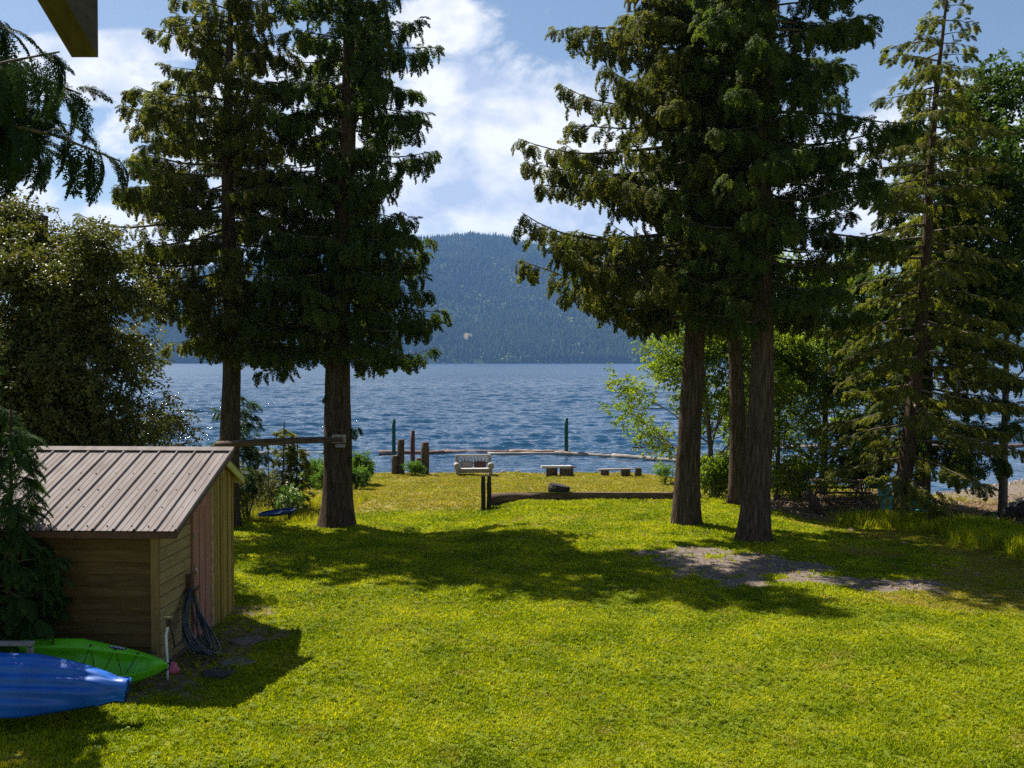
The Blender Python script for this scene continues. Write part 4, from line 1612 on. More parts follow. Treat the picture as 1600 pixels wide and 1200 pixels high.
def piling(name, label, px_, d, py_top, dia, mat, base_z=None, n=12, wob=.05, cat='piling', group=None, lean=0.0):
    x = X(px_, d)
    zt = at(px_, py_top, d).z
    zb = (G(x, d) if base_z is None else base_z)
    m = MB()
    k = 6
    m.tube([(lean * i / k, 0, (zt - zb + .5) * i / k - .5) for i in range(k + 1)], [dia / 2 * (1.04 - .06 * i / k) for i in range(k + 1)], n=n, wob=wob)
    o = m.build(name, mat, None, True)
    o.data.polygons[-1].use_smooth = False
    o.location = (x, d, zb)
    return tag(o, label, cat, group)


piling('piling', 'thick weathered wood piling between the green pile and the brown pile', 626, 46.3, 687, .32, MT['piling'], wob=.08)
piling('piling', 'short wood stub at the foot of the thick piling', 616.5, 46.2, 712, .30, MT['piling'], wob=.1)
piling('piling', 'thickest weathered wood piling beside a leafy green clump', 664, 46.2, 691, .36, MT['piling'], wob=.08)
piling('piling', 'low wood stub half hidden behind a leafy clump', 654, 46.6, 716, .26, MT['piling'], wob=.1)
piling('piling', 'slim rust brown pile standing between two thick wood pilings', 644.5, 51, 673, .23, MT['redpost'], LAKE - 1, wob=.01)
piling('piling', 'tall dark green pile behind the thick wood pilings', 615, 73, 655, .27, MT['greenpost'], LAKE - 1, wob=0, n=14)
piling('piling', 'tall dark green pile where the log boom bends', 885, 73.5, 653, .29, MT['greenpost'], LAKE - 1, wob=0, n=14)
piling('piling', 'tall dark green pile seen through the conifer branches', 1513, 79, 648, .27, MT['greenpost'], LAKE - 1, wob=0, n=14)


def boom(label, a, b, da, db, r, mat, group=None):
    return log_thing('floating_log', label, (X(a, da), da, LAKE + .05), (X(b, db), db, LAKE + .05), r, mat, segs=9, wob=.12, group=group)


boom('reddish floating log tied beside the left green pile', 592, 694, 73.8, 73.8, .22, MT['floatlog'])
boom('brown floating log beyond the grey sofa in the log boom', 690, 800, 74, 74.2, .21, MT['floatlog'])
boom('brown floating log touching the right green pile', 796, 892, 74.2, 74, .23, MT['floatlog'])
boom('pale floating log just in front of the right green pile', 762, 872, 72.9, 73.2, .15, MT['palelog'])
boom('bleached floating log slanting ashore from the right green pile', 868, 962, 73.4, 71.2, .19, MT['palelog'])
boom('mottled floating log slanting behind the right cedar trunks', 958, 1075, 71.3, 67.4, .20, MT['palelog'])
boom('dark drifting log farther out than the log boom', 988, 1066, 77.8, 78.2, .13, MT['charred'])
boom('bleached floating log beyond the saucer swing', 384, 522, 73.0, 73.4, .17, MT['palelog'])
boom('dark brown floating log behind the right hand conifer', 1200, 1420, 78, 78.6, .2, MT['floatlog'])
boom('dark brown floating log off the gravel beach', 1425, 1680, 78.6, 80, .22, MT['floatlog'])


def build_sofa():
    d = 46.2
    x = X(740, d)
    e = empty('log_sofa', (x, d, G(x, d)), 'grey weathered outdoor sofa with slatted back on the shore lawn', 'sofa', rot=(0, 0, .10))
    w = 1.62
    MB().box((0, 0, .20), (w - .2, .62, .16), None, .01).build('seat_base', MT['greywood'], e, bevel=.01)
    for i in range(4):
        MB().box((0, -.26 + .17 * i, .305), (w - .22, .15, .04)).build('seat_plank', MT['palewood'], e, bevel=.005)
    for i in range(10):
        MB().box((-.68 + .151 * i, .33, .60), (.11, .05, .52), Euler((-.22, 0, rng.uniform(-.02, .02)))).build('back_slat', MT['palewood'], e, bevel=.005)
    MB().box((0, .40, .86), (w, .10, .07)).build('top_rail', MT['palewood'], e, bevel=.01)
    MB().box((0, .31, .52), (w - .1, .06, .06)).build('back_rail', MT['greywood'], e)
    for s in (-1, 1):
        a = MB().tube([(s * .76, -.42, .42), (s * .76, .0, .43), (s * .76, .36, .45)], [.14, .125, .12], n=12, wob=.03).build('armrest', MT['greywood'], e, True)
        for p in a.data.polygons[-2:]:
            p.use_smooth = False
        MB().box((s * .76, -.30, .15), (.12, .12, .30)).build('leg', MT['greywood'], e)
        MB().box((s * .76, .34, .42), (.10, .10, .84)).build('leg', MT['greywood'], e)
    MB().box((-.32, .2, .48), (.5, .14, .30), Euler((-.3, 0, 0))).build('back_cushion', MT['greywood'], e, bevel=.05)
    MB().box((.30, .2, .46), (.55, .14, .28), Euler((-.3, 0, 0))).build('back_cushion', MT['rust'], e, bevel=.05)


build_sofa()


def build_benches():
    d = 45.6
    x = X(873, d)
    e = empty('plank_bench', (x, d, G(x, d)), 'pale slab bench set on two dark stumps by the water', 'bench')
    MB().box((-.12, 0, .42), (1.35, .42, .09), Euler((0, -.015, 0)), .02).build('slab', MT['palewood'], e, bevel=.015)
    MB().tube([(-.30, .02, -.05), (-.30, .02, .37)], [.26, .25], n=12, wob=.05).build('stump_leg', MT['brownwood'], e)
    MB().tube([(.36, -.08, -.05), (.36, -.08, .385)], [.33, .31], n=14, wob=.04).build('stump_leg', MT['piling'], e)
    MB().box((.55, .0, .40), (.5, .25, .06), None, .01).build('side_board', MT['brownwood'], e)
    d = 45.8
    x = X(962, d)
    e = empty('plank_bench', (x, d, G(x, d)), 'low dark plank bench between the slab bench and the lone stump', 'bench')
    MB().box((0, 0, .31), (1.52, .32, .06), Euler((0, -.03, 0)), .012).build('slab', MT['greywood'], e)
    for s in (-.48, .45):
        MB().box((s, 0, .12), (.38, .30, .30), None, .03).build('stump_leg', MT['brownwood'], e)
    d = 45.7
    x = X(997.5, d)
    o = MB().tube([(0, 0, -.1), (0, 0, .15), (.01, 0, .37)], [.17, .155, .15], n=12, wob=.05).build('stump', MT['piling'])
    o.location = (x, d, G(x, d))
    tag(o, 'lone upright stump beyond the low dark bench', 'stump')


build_benches()

d = 41.5
x = X(390, d)
rl = empty('railing', (x, d, G(x, d) - .25), 'dark wooden handrail on the rocky bank behind the shed', 'railing')
H = at(390, 713, d).z - (G(x, d) - .25)
for q in (-.28, .0, .30):
    MB().box((q, 0, H / 2), (.07, .07, H)).build('post', MT['charred'], rl)
MB().box((.0, 0, H), (.95, .08, .06)).build('rail', MT['charred'], rl)
MB().box((.15, .02, H * .6), (.05, .05, H * .9), Euler((0, -.5, 0))).build('brace', MT['charred'], rl)


def rock_mesh(name, s, seed):
    bm = bmesh.new()
    bmesh.ops.create_icosphere(bm, subdivisions=2, radius=1)
    r = random.Random(seed)
    ax = [Vector((r.uniform(-1, 1), r.uniform(-1, 1), r.uniform(-1, 1))).normalized() for _ in range(7)]
    cut = [r.uniform(.55, .85) for _ in ax]
    for v in bm.verts:
        for a, c in zip(ax, cut):
            dd = v.co.dot(a)
            if dd > c:
                v.co -= a * (dd - c) * .9
        v.co *= r.uniform(.96, 1.04)
        v.co = Vector((v.co.x * s[0], v.co.y * s[1], v.co.z * s[2]))
    me = bpy.data.meshes.new(name)
    bm.to_mesh(me)
    bm.free()
    me.materials.append(MT['rock'])
    return me


RM = [rock_mesh('rock', (1, .8, .6), i) for i in range(5)]


def rock(px_, py_, d, size, label, group, i, z=None):
    p = at(px_, py_, d)
    o = bpy.data.objects.new('rock', RM[i % 5])
    col.objects.link(o)
    o.location = (p.x, d, (G(p.x, d) if z is None else z) + size * .2)
    o.scale = (size, size * rng.uniform(.8, 1.1), size * rng.uniform(.8, 1.1))
    o.rotation_euler = (rng.uniform(-.3, .3), rng.uniform(-.3, .3), rng.uniform(0, 6))
    tag(o, label, 'rock', group)


for i in range(26):
    dd = rng.uniform(37.5, 41.5)
    rock(rng.uniform(378, 452), 740, dd, rng.uniform(.14, .36), 'grey and tan rock heaped on the bank behind the saucer swing', 'rocks heaped behind the swing', i)
for i in range(9):
    rock(rng.uniform(500, 600), 745, rng.uniform(36.5, 41.5), rng.uniform(.10, .26), 'pale rock among the lime shrubs past the leaning cedar', 'rocks among the lime shrubs', i)
for i in range(15):
    px_ = rng.uniform(700, 1060)
    dd = float(shore(X(px_, 46))) + rng.uniform(.2, .9)
    rock(px_, 740, dd, rng.uniform(.08, .2), 'small rock along the lawn edge at the water', 'rocks along the lawn edge', i)
rock(1441, 852, 26.6, .34, 'grey boulder in the tall grass by the driftwood', None, 2)
rock(1050, 765, 40.5, .16, 'small pale rock beside the leafy plant near the cedar trunk', None, 3)


# ------------------------------------------------------------------ right side: picnic table, chairs, stump, driftwood
def build_picnic():
    d = 33
    x = X(1312, d)
    e = empty('picnic_table', (x, d, G(x, d)), 'old brown picnic table in the shade of the conifer', 'table', rot=(0, 0, -.12))
    for i in range(4):
        MB().box((0, -.27 + .18 * i, .73), (1.75, .165, .04)).build('top_plank', MT['brownwood'], e, bevel=.004)
    for s in (-1, 1):
        for k in (0, 1):
            MB().box((0, s * (.62 + .15 * k), .44), (1.75, .135, .04)).build('seat_plank', MT['brownwood'], e, bevel=.004)
        MB().box((s * .6, 0, .69), (.045, .70, .09)).build('cross_piece', MT['brownwood'], e)
        MB().box((s * .6, 0, .39), (.045, 1.5, .09)).build('cross_piece', MT['brownwood'], e)
        for t in (-1, 1):
            MB().box((s * .645, t * .42, .35), (.04, .09, .80), Euler((t * .55, 0, 0))).build('leg', MT['brownwood'], e)


build_picnic()


def build_chairs():
    for (px_, d, rz_, lab) in ((1398, 29.3, .5, 'teal slatted lawn chair left of the conifer trunk'), (1437, 29.0, -.3, 'teal slatted lawn chair right of the conifer trunk')):
        x = X(px_, d)
        e = empty('lawn_chair', (x, d, G(x, d)), lab, 'chair', 'teal lawn chairs', rot=(0, 0, rz_))
        for i in range(5):
            MB().box((-.22 + .11 * i, .26, .60), (.095, .022, .70 - .03 * abs(i - 2)), Euler((-.32, 0, 0))).build('back_slat', MT['teal'], e)
        for i in range(4):
            MB().box((0, -.26 + .12 * i, .34 - .03 * i), (.52, .105, .022), Euler((.1, 0, 0))).build('seat_slat', MT['teal'], e)
        for s in (-1, 1):
            MB().box((s * .32, -.05, .56), (.12, .68, .025)).build('armrest', MT['teal'], e)
            MB().box((s * .30, -.32, .275), (.035, .09, .55)).build('leg', MT['teal'], e)
            MB().box((s * .28, .10, .17), (.035, .75, .10), Euler((-.28, 0, 0))).build('leg', MT['teal'], e)


build_chairs()
p = at(1290, 806, 30.6)
log_thing('leaning_stump', 'mossy leaning stump at the end of the gravel path', (p.x, 30.6, G(p.x, 30.6) - .1), (X(1262, 30.4), 30.4, G(p.x, 30.6) + .72), .16, MT['piling'], 'stump', segs=4, wob=.12)
DW = [((1556, 27.6, .12), (1690, 24.6, .30), .20, 'brownwood', 'dark brown driftwood log at the base of the log pile'),
      ((1566, 26.6, .25), (1650, 26.0, .95), .16, 'charred', 'dark driftwood log tilted up across the pile'),
      ((1580, 28.5, .45), (1710, 27.4, .85), .18, 'greywood', 'grey driftwood log lying high on the pile'),
      ((1545, 29.5, .08), (1660, 30.4, .6), .15, 'brownwood', 'brown driftwood log at the back of the pile'),
      ((1578, 25.2, .08), (1700, 24.0, .42), .16, 'charred', 'dark driftwood log nearest the tall grass'),
      ((1592, 27.0, .62), (1720, 26.0, 1.15), .14, 'greywood', 'slim grey driftwood log on top of the pile')]
for (a, b, r_, mt, lab) in DW:
    pa, pb = (X(a[0], a[1]), a[1], G(X(a[0], a[1]), a[1]) + a[2]), (X(b[0], b[1]), b[1], G(X(b[0], b[1]), b[1]) + b[2])
    log_thing('driftwood_log', lab, pa, pb, r_, MT[mt], segs=6, wob=.14, group='driftwood logs piled by the tall grass')


# ------------------------------------------------------------------ far shore buildings and boat
def cottage(px_, label, w=14):
    d = 2640
    x = X(px_, d)
    z = float(hill_h(np.array(x), np.array(float(d))))
    e = empty('cottage', (x, d, z), label, 'house')
    MB().box((0, 0, 3), (w, 9, 8)).build('wall', MT['cottage_wall'], e)
    MB().prism([(-w / 2 - 1, -5.5, 6.8), (-w / 2 - 1, 0, 11), (-w / 2 - 1, 5.5, 6.8)], (w + 2, 0, 0)).build('roof', MT['cottage_roof'], e)
    for q in (-.3, 0, .3):
        MB().box((q * w, -4.6, 3.6), (2, .4, 2.2)).build('window', MT['dark'], e)


cottage(641, 'pale cottage on the far shore behind the hanging cedar tips')
cottage(905, 'long pale cottage on the far shore near the right cedar', 22)
d = 2100
bt = empty('motorboat', (X(258, d), d, LAKE), 'tiny white motorboat near the far shore', 'boat')
MB().prism([(-4, -1.3, .0), (3, -1.3, 0), (5, 0, 0), (3, 1.3, 0), (-4, 1.3, 0)], (0, 0, 1.3)).build('hull', MT['white'], bt)
MB().box((-.5, 0, 1.9), (3, 2, 1.3)).build('cabin', MT['white'], bt)
MB().prism([(-4, -.5, .08), (-26, -1.8, .08), (-26, 1.8, .08), (-4, .5, .08)], (0, 0, .12)).build('wake', MT['white'], bt)
# ------------------------------------------------------------------ trees
conifer('cedar_tree', 'tall cedar with bare straight trunk rising behind the shed roof', (X(357, 27.6), 27.6), 16.8, 4.8,
        [(4.5, 1.0, 1.3), (5.2, 1.7, 1.8), (6.4, 2.7, 2.1), (8.4, 3.6, 2.2), (10, 3.0, 2.1), (12.2, 2.2, 1.8), (14.5, 1.3, 1.2), (16.8, .2, .2)], lean=(.1, 0), r0=.30, dens=1.25, fr='cedar')
conifer('cedar_tree', 'tall dark cedar with thick trunk holding the swing pole block', (X(523, 27.4), 27.4), 18, 5.0,
        [(3.9, 1.9, 1.9), (4.8, 2.5, 2.5), (6.2, 2.4, 2.8), (9, 2.4, 2.6), (12.6, 2.1, 2.2), (15.5, 1.2, 1.2), (18, .2, .2)], lean=(.55, 0), r0=.41, dens=1.4, fr='cedar_dark',
        extra=[(4.9, .2, 1.0), (4.75, -.5, .9), (4.8, 3.4, .8), (4.7, .9, .8), (2.75, .1, .35), (2.0, -.2, .33), (2.3, 2.9, .28), (1.35, -.1, .3), (3.6, 3.6, .25)])
conifer('cedar_tree', 'tall cedar with long sweeping limbs, left trunk of the right group', (X(1076, 26.1), 26.1), 18, 5.2,
        [(4.8, 1.6, 1.6), (5.6, 4.2, 1.6), (7, 4.5, 1.7), (8.6, 4.2, 1.8), (10.5, 4.1, 1.8), (12.4, 3.5, 1.7), (15, 1.9, 1.4), (18, .2, .2)], lean=(.35, 0), r0=.33, dens=1.1, fr='cedar',
        droop=(.30, .42), extra=[(5.9, 3.2, 1.0), (5.4, 3.0, .8), (6.6, 3.4, 1.0)], lat=1.1)
conifer('cedar_tree', 'massive cedar with the thickest reddish trunk in the right group', (X(1181, 23.8), 23.8), 18.5, 5.3,
        [(5.0, 1.4, 1.4), (6, 1.9, 2.6), (8, 2.4, 3.3), (11, 2.4, 3.3), (14, 1.8, 2.3), (18.5, .2, .2)], lean=(.45, .2), r0=.33, dens=1.2, fr='cedar_dark')
conifer('cedar_tree', 'slim cedar trunk standing back between the two larger right trunks', (X(1152, 29.3), 29.3), 17.5, 5.6,
        [(5.4, 1.2, 1.2), (7, 1.8, 1.8), (11, 1.8, 1.8), (14, 1.2, 1.2), (17.5, .2, .2)], lean=(-.35, 0), r0=.25, dens=.8, fr='cedar')
conifer('hemlock_tree', 'broad hemlock with low drooping boughs over the teal chairs', (X(1412, 27.8), 27.8), 15.5, 1.35,
        [(1.2, 1.9, 2.8), (2.2, 2.4, 3.3), (4, 2.6, 3.1), (6.5, 3.1, 2.8), (9, 3.2, 2.2), (11.5, 2.4, 1.7), (13.5, 1.2, 1.0), (15.5, .15, .15)], lean=(1.15, 0), r0=.22, dens=.75, fr='hemlock',
        L=.30, droop=(.22, .02), hang=(10, 60), up_top=.25)
conifer('hemlock_tree', 'second dark conifer trunk just behind the broad hemlock', (X(1441, 31.0), 31.0), 13.5, 1.8,
        [(1.6, 2.2, 2.6), (4, 2.6, 3.2), (8, 2.4, 2.6), (11, 1.4, 1.4), (13.5, .15, .15)], lean=(.3, 0), r0=.24, dens=.45, fr='cedar_dark', L=.5, droop=(.25, .05), hang=(10, 60))
broadleaf('alder_tree', 'light green alder leaning out over the water behind the cedar trunks', (X(1118, 32.5), 32.5), 6.8, .10, 'alder', .42, spreadx=1.3, first=.08, n_limb=20, leaves=2, lean=(-.7, 0), limb_len=.34, seed=3, dens=1.0, angle=(.7, 1.4))
broadleaf('alder_tree', 'yellow green broadleaf tree filling in behind the picnic table', (X(1288, 35.5), 35.5), 7.6, .14, 'alder', .44, spreadx=1.3, first=.08, n_limb=24, leaves=2, limb_len=.34, seed=8, dens=1.05, angle=(.7, 1.4))
broadleaf('maple_tree', 'loose leafed maple at the far right behind the hemlock', (X(1570, 32), 32), 12.5, .13, 'maple', .50, first=.3, n_limb=17, leaves=3, limb_len=.30, seed=12, dens=1.0, angle=(.5, 1.2))
broadleaf('alder_tree', 'bushy alder between the slim cedar trunk and the gravel path', (X(1215, 34), 34), 5.2, .09, 'alder', .40, spreadx=1.3, first=.05, n_limb=15, leaves=2, limb_len=.34, seed=21, angle=(.7, 1.4))
# left side
broadleaf('arbutus_tree', 'large glossy leaved tree growing behind the shed roof', (X(62, 21.8), 21.8), 7.4, .15, 'glossy', .40, spreadx=1.0, first=.08, n_limb=30, leaves=4, limb_len=.30, seed=5, dens=.95, angle=(.6, 1.3), stems=3, tap=.8)
broadleaf('arbutus_tree', 'second glossy leaved tree crowding the shed from the left', (X(-45, 20), 20), 5.8, .12, 'glossy', .40, spreadx=1.1, first=.1, n_limb=18, leaves=4, limb_len=.30, seed=15, dens=.95, stems=2, tap=.8)
shrub('shrub', 'reddish tipped shrub showing over the shed ridge', (X(238, 23.4), 23.4), 1.0, .8, 3.3, 'redleaf', .34, 420, seed=6, base=.3, lumps=9)
shrub('shrub', 'dense green shrub under the large glossy tree behind the ridge', (X(140, 21.3), 21.3), 1.9, 1.0, 3.6, 'glossy', .36, 1300, seed=7, base=.2, lumps=10)
o = piling('snag', 'broken dead trunk standing inside the glossy leaved tree', 66, 22.6, 338, .30, MT['piling'], cat='tree', wob=.08)
# near cedar, its boughs hang into view
conifer('cedar_tree', 'near cedar whose drooping boughs hang against the upper sky', (-7.2, 8.3), 11.5, 6.4,
        [(5.1, 1.4, 2.6), (5.8, 1.8, 3.4), (6.4, 2.0, 3.8), (7.2, 2.0, 3.6), (8.5, 1.8, 2.8), (11.5, .2, .2)], r0=.28, dens=.55, fr='near', L=.44, droop=(.12, .02), hang=(50, 85), lat=1.0,
        fine=1.15, az=lambda a: math.cos(a) > -.1, up_top=.3,
        extra=[(6.2, -.12, .72), (6.35, .15, .97), (6.5, -.25, .93), (6.65, .04, 1.03), (6.85, .3, .9), (7.0, -.1, .99), (7.2, .16, .96), (7.4, -.3, .93), (6.15, .4, .7)])
conifer('young_cedar', 'young cedar with bright tips standing against the shed wall', (X(12, 13.55), 13.5), 3.55, .55,
        [(.5, .55, .66), (.9, .62, .72), (1.6, .52, .60), (2.1, .38, .34), (3.0, .26, .22), (3.55, .05, .05)], r0=.06, dens=2.6, fr='young_cedar', L=.30, droop=(.1, .0), hang=(-5, 45), lat=.55, fine=1.7, up_top=.7, tw=1.0)
conifer('young_cedar', 'young cedar added left of the bright tipped one to shade the kayaks', (-7.7, 13.6), 6.2, .12,
        [(.1, 1.1, .8), (2, 1.15, .75), (3.6, 1.0, .75), (5, .6, .5), (6.2, .05, .05)], r0=.08, dens=1.6, fr='young_cedar', L=.34, droop=(.1, .0), hang=(-5, 45), lat=.6, fine=1.4, up_top=.7, tw=1.0)  # extra cedar beyond the left edge, added to throw shade on the kayaks
conifer('young_fir', 'slim young conifer beside the saucer swing, taller of a pair', (X(441, 31), 31), 2.75, .15,
        [(.1, .55, .5), (.8, .5, .5), (1.6, .36, .36), (2.75, .04, .04)], r0=.035, dens=2.2, fr='hemlock', L=.26, droop=(.0, .1), hang=(-25, 35), lat=.5, fine=1.6, tw=1.0)
conifer('young_fir', 'slim young conifer beside the saucer swing, shorter of a pair', (X(462, 31.3), 31.3), 2.2, .15,
        [(.1, .5, .5), (.8, .45, .45), (1.5, .3, .3), (2.2, .04, .04)], r0=.03, dens=2.2, fr='hemlock', L=.25, droop=(.0, .1), hang=(-25, 35), lat=.5, fine=1.6, tw=1.0)
conifer('young_cedar', 'small cedar sapling growing round the foot of the back cedar trunk', (X(372, 28.6), 28.6), 3.6, 1.0,
        [(.9, .5, .5), (1.8, .8, .75), (2.6, .65, .6), (3.3, .55, .45), (3.6, .1, .1)], r0=.04, dens=1.5, fr='young_cedar', L=.36, droop=(.1, .1), hang=(-10, 50), lat=.6, fine=1.2, tw=1.0)
shrub('shrub', 'dark leafy shrub between the back cedar trunk and the swing', (X(386, 29.2), 29.2), .75, .6, 1.35, 'glossy', .26, 420, seed=9, base=.05)
shrub('flowering_shrub', 'white blossoming plant below the slim young conifers', (X(456, 29.6), 29.6), .55, .4, .95, 'lime', .18, 150, seed=10, base=.05)
shrub('flowering_shrub', 'white blossom heads standing over the green plant by the swing', (X(452, 29.4), 29.4), .5, .3, 1.05, 'blossom', .09, 40, seed=16, base=.35)
G_L = 'lime shrubs on the left shore bank'
shrub('shrub', 'lime green shrub just left of the leaning cedar trunk', (X(489, 39.5), 39.5), .55, .5, 1.0, 'lime', .26, 300, seed=31)
shrub('shrub', 'lime green shrub half behind the leaning cedar trunk', (X(507, 38.2), 38.2), .45, .45, .9, 'lime', .26, 220, seed=32)
shrub('shrub', 'large lime green shrub right of the leaning cedar trunk', (X(574, 41), 41), .75, .6, 1.15, 'lime', .27, 420, seed=33)
shrub('shrub', 'low lime green shrub in front of the large one by the cedar', (X(556, 38.5), 38.5), .6, .5, .75, 'lime', .25, 300, seed=34)
shrub('shrub', 'small lime clump between the two thick wood pilings', (X(648, 45.4), 45.4), .42, .35, .62, 'lime', .22, 200, seed=35)
shrub('shrub', 'small leafy plant at the lawn edge left of the cedar trunk', (X(1040, 40.5), 40.5), .40, .35, .75, 'lime', .22, 120, seed=36)
shrub('shrub', 'leafy green shrub at the foot of the slim cedar trunk', (X(1118, 31.0), 31.0), .75, .6, 1.7, 'alder', .36, 420, seed=37)
shrub('shrub', 'bright shrub beside the leaning stump on the path', (X(1250, 34.6), 34.6), 1.3, .8, 1.5, 'alder', .36, 520, seed=38)
shrub('shrub', 'shady shrub behind the picnic table', (X(1352, 35.5), 35.5), 1.4, .8, 2.2, 'maple', .38, 600, seed=39)
shrub('shrub', 'small bright weed beside the driftwood pile', (X(1572, 28.6), 28.6), .22, .2, .4, 'lime', .2, 50, seed=40)
shrub('shrub', 'dull green brush under the back cedar behind the shed', (X(398, 33.5), 33.5), 1.1, .8, 1.1, 'glossy', .28, 380, seed=41)
shrub('shrub', 'tangled green brush on the slope left of the swing', (X(338, 32), 32), 1.1, .8, 1.6, 'glossy', .28, 420, seed=42)

# ------------------------------------------------------------------ grass, weeds, pebbles, fallen leaves


def grass_mat(name, fresh, dry):
    m, nt, N, L = nodes(name)
    out = N('ShaderNodeOutputMaterial')
    geo = N('ShaderNodeNewGeometry')
    oi = N('ShaderNodeObjectInfo')

    def nz(s, d=3):
        n = N('ShaderNodeTexNoise')
        n.inputs['Scale'].default_value = s
        n.inputs['Detail'].default_value = d
        L(geo.outputs['Position'], n.inputs['Vector'])
        return n.outputs['Fac']
    mx = N('ShaderNodeMix')
    mx.inputs[0].default_value = .62
    st_ = N('ShaderNodeMapRange')
    st_.inputs['From Min'].default_value = .28
    st_.inputs['From Max'].default_value = .72
    L(nz(.8, 6), st_.inputs['Value'])
    L(oi.outputs['Random'], mx.inputs[2])
    L(st_.outputs[0], mx.inputs[3])
    m3 = N('ShaderNodeMix')
    m3.inputs[0].default_value = .36
    L(mx.outputs[0], m3.inputs[2])
    L(geo.outputs['Random Per Island'], m3.inputs[3])
    mx = m3
    r1 = ramp_node(N, fresh)
    L(mx.outputs[0], r1.inputs[0])
    r2 = ramp_node(N, dry)
    L(mx.outputs[0], r2.inputs[0])
    at_ = N('ShaderNodeAttribute')
    at_.attribute_type = 'INSTANCER'
    at_.attribute_name = 'dry'
    q = N('ShaderNodeMix')
    q.data_type = 'RGBA'
    L(at_.outputs['Fac'], q.inputs[0])
    L(r1.outputs[0], q.inputs[6])
    L(r2.outputs[0], q.inputs[7])
    p = N('ShaderNodeBsdfPrincipled')
    p.inputs['Roughness'].default_value = .5
    p.inputs['Specular IOR Level'].default_value = .06
    L(q.outputs[2], p.inputs['Base Color'])
    t = N('ShaderNodeBsdfTranslucent')
    g = N('ShaderNodeVectorMath')
    g.operation = 'MULTIPLY'
    g.inputs[1].default_value = (1.35, 1.35, .6)
    L(q.outputs[2], g.inputs[0])
    L(g.outputs[0], t.inputs['Color'])
    ms = N('ShaderNodeMixShader')
    ms.inputs[0].default_value = .42
    L(p.outputs[0], ms.inputs[1])
    L(t.outputs[0], ms.inputs[2])
    L(ms.outputs[0], out.inputs[0])
    return m


GM = grass_mat('grass_blade', [(.20, (.045, .080, .002)), (.42, (.150, .205, .003)), (.62, (.31, .345, .005)), (.84, (.52, .49, .025))],
               [(.15, (.16, .155, .012)), (.5, (.27, .225, .022)), (.75, (.36, .275, .06)), (.92, (.44, .34, .13))])
WM = leaf('clover_leaf', [(.1, (.09, .14, .004)), (.6, (.20, .25, .008)), (.95, (.40, .40, .06))], trans=.4)


def tuft(name, mat, seed, nb=11, h=1.0, spread=.9, bend=.8, w=.10):
    r = random.Random(seed)
    V, F = [], []
    for i in range(nb):
        a = r.uniform(0, 6.28)
        rr = math.sqrt(r.random()) * spread
        p = Vector((rr * math.cos(a), rr * math.sin(a), -.1))
        d = Vector((math.cos(a + r.uniform(-1, 1)), math.sin(a + r.uniform(-1, 1)), 0))
        s = Vector((-d.y, d.x, 0)) * w * r.uniform(.7, 1.3)
        hh = h * r.uniform(.55, 1.2)
        m_ = p + Vector((0, 0, hh * .6)) + d * bend * hh * .25
        e = p + Vector((0, 0, hh)) + d * bend * hh * r.uniform(.5, 1.0)
        b = len(V)
        V += [tuple(p - s), tuple(p + s), tuple(m_ + s * .75), tuple(m_ - s * .75), tuple(e)]
        F += [(b, b + 1, b + 2, b + 3), (b + 3, b + 2, b + 4)]
    return np_mesh(name, V, F, mat, smooth=False, link=False)


def clover(name, mat, seed, n=9):
    r = random.Random(seed)
    V, F = [], []
    for i in range(n):
        c = Vector((r.uniform(-1, 1), r.uniform(-1, 1), r.uniform(.3, .8)))
        for k in range(3):
            a = 2.1 * k + r.uniform(-.3, .3)
            d = Vector((math.cos(a), math.sin(a), r.uniform(.0, .4))).normalized()
            s = Vector((-d.y, d.x, 0)) * .22
            l = .42 * r.uniform(.8, 1.2)
            b = len(V)
            V += [tuple(c), tuple(c + d * l * .6 + s), tuple(c + d * l), tuple(c + d * l * .6 - s)]
            F.append((b, b + 1, b + 2, b + 3))
    return np_mesh(name, V, F, mat, smooth=False, link=False)


TF = [tuft('grass_tuft', GM, 60 + i, nb=8, w=.22) for i in range(4)]
TL = [tuft('tall_tuft', GM, 70 + i, nb=14, spread=.28, bend=.5, w=.022) for i in range(3)]
CV = [clover('clover_tuft', WM, 80 + i) for i in range(3)]


def band(y0, y1, dens, margin=1.0):
    n = int((y1 - y0) * ((y0 + y1) * .5 + 2 * margin) * dens)
    y = npr.uniform(y0, y1, n)
    hw = y * .5 + margin
    x = npr.uniform(-1, 1, n) * hw
    keep = npr.uniform(0, 1, n) < hw / hw.max() + .05
    return x[keep], y[keep]


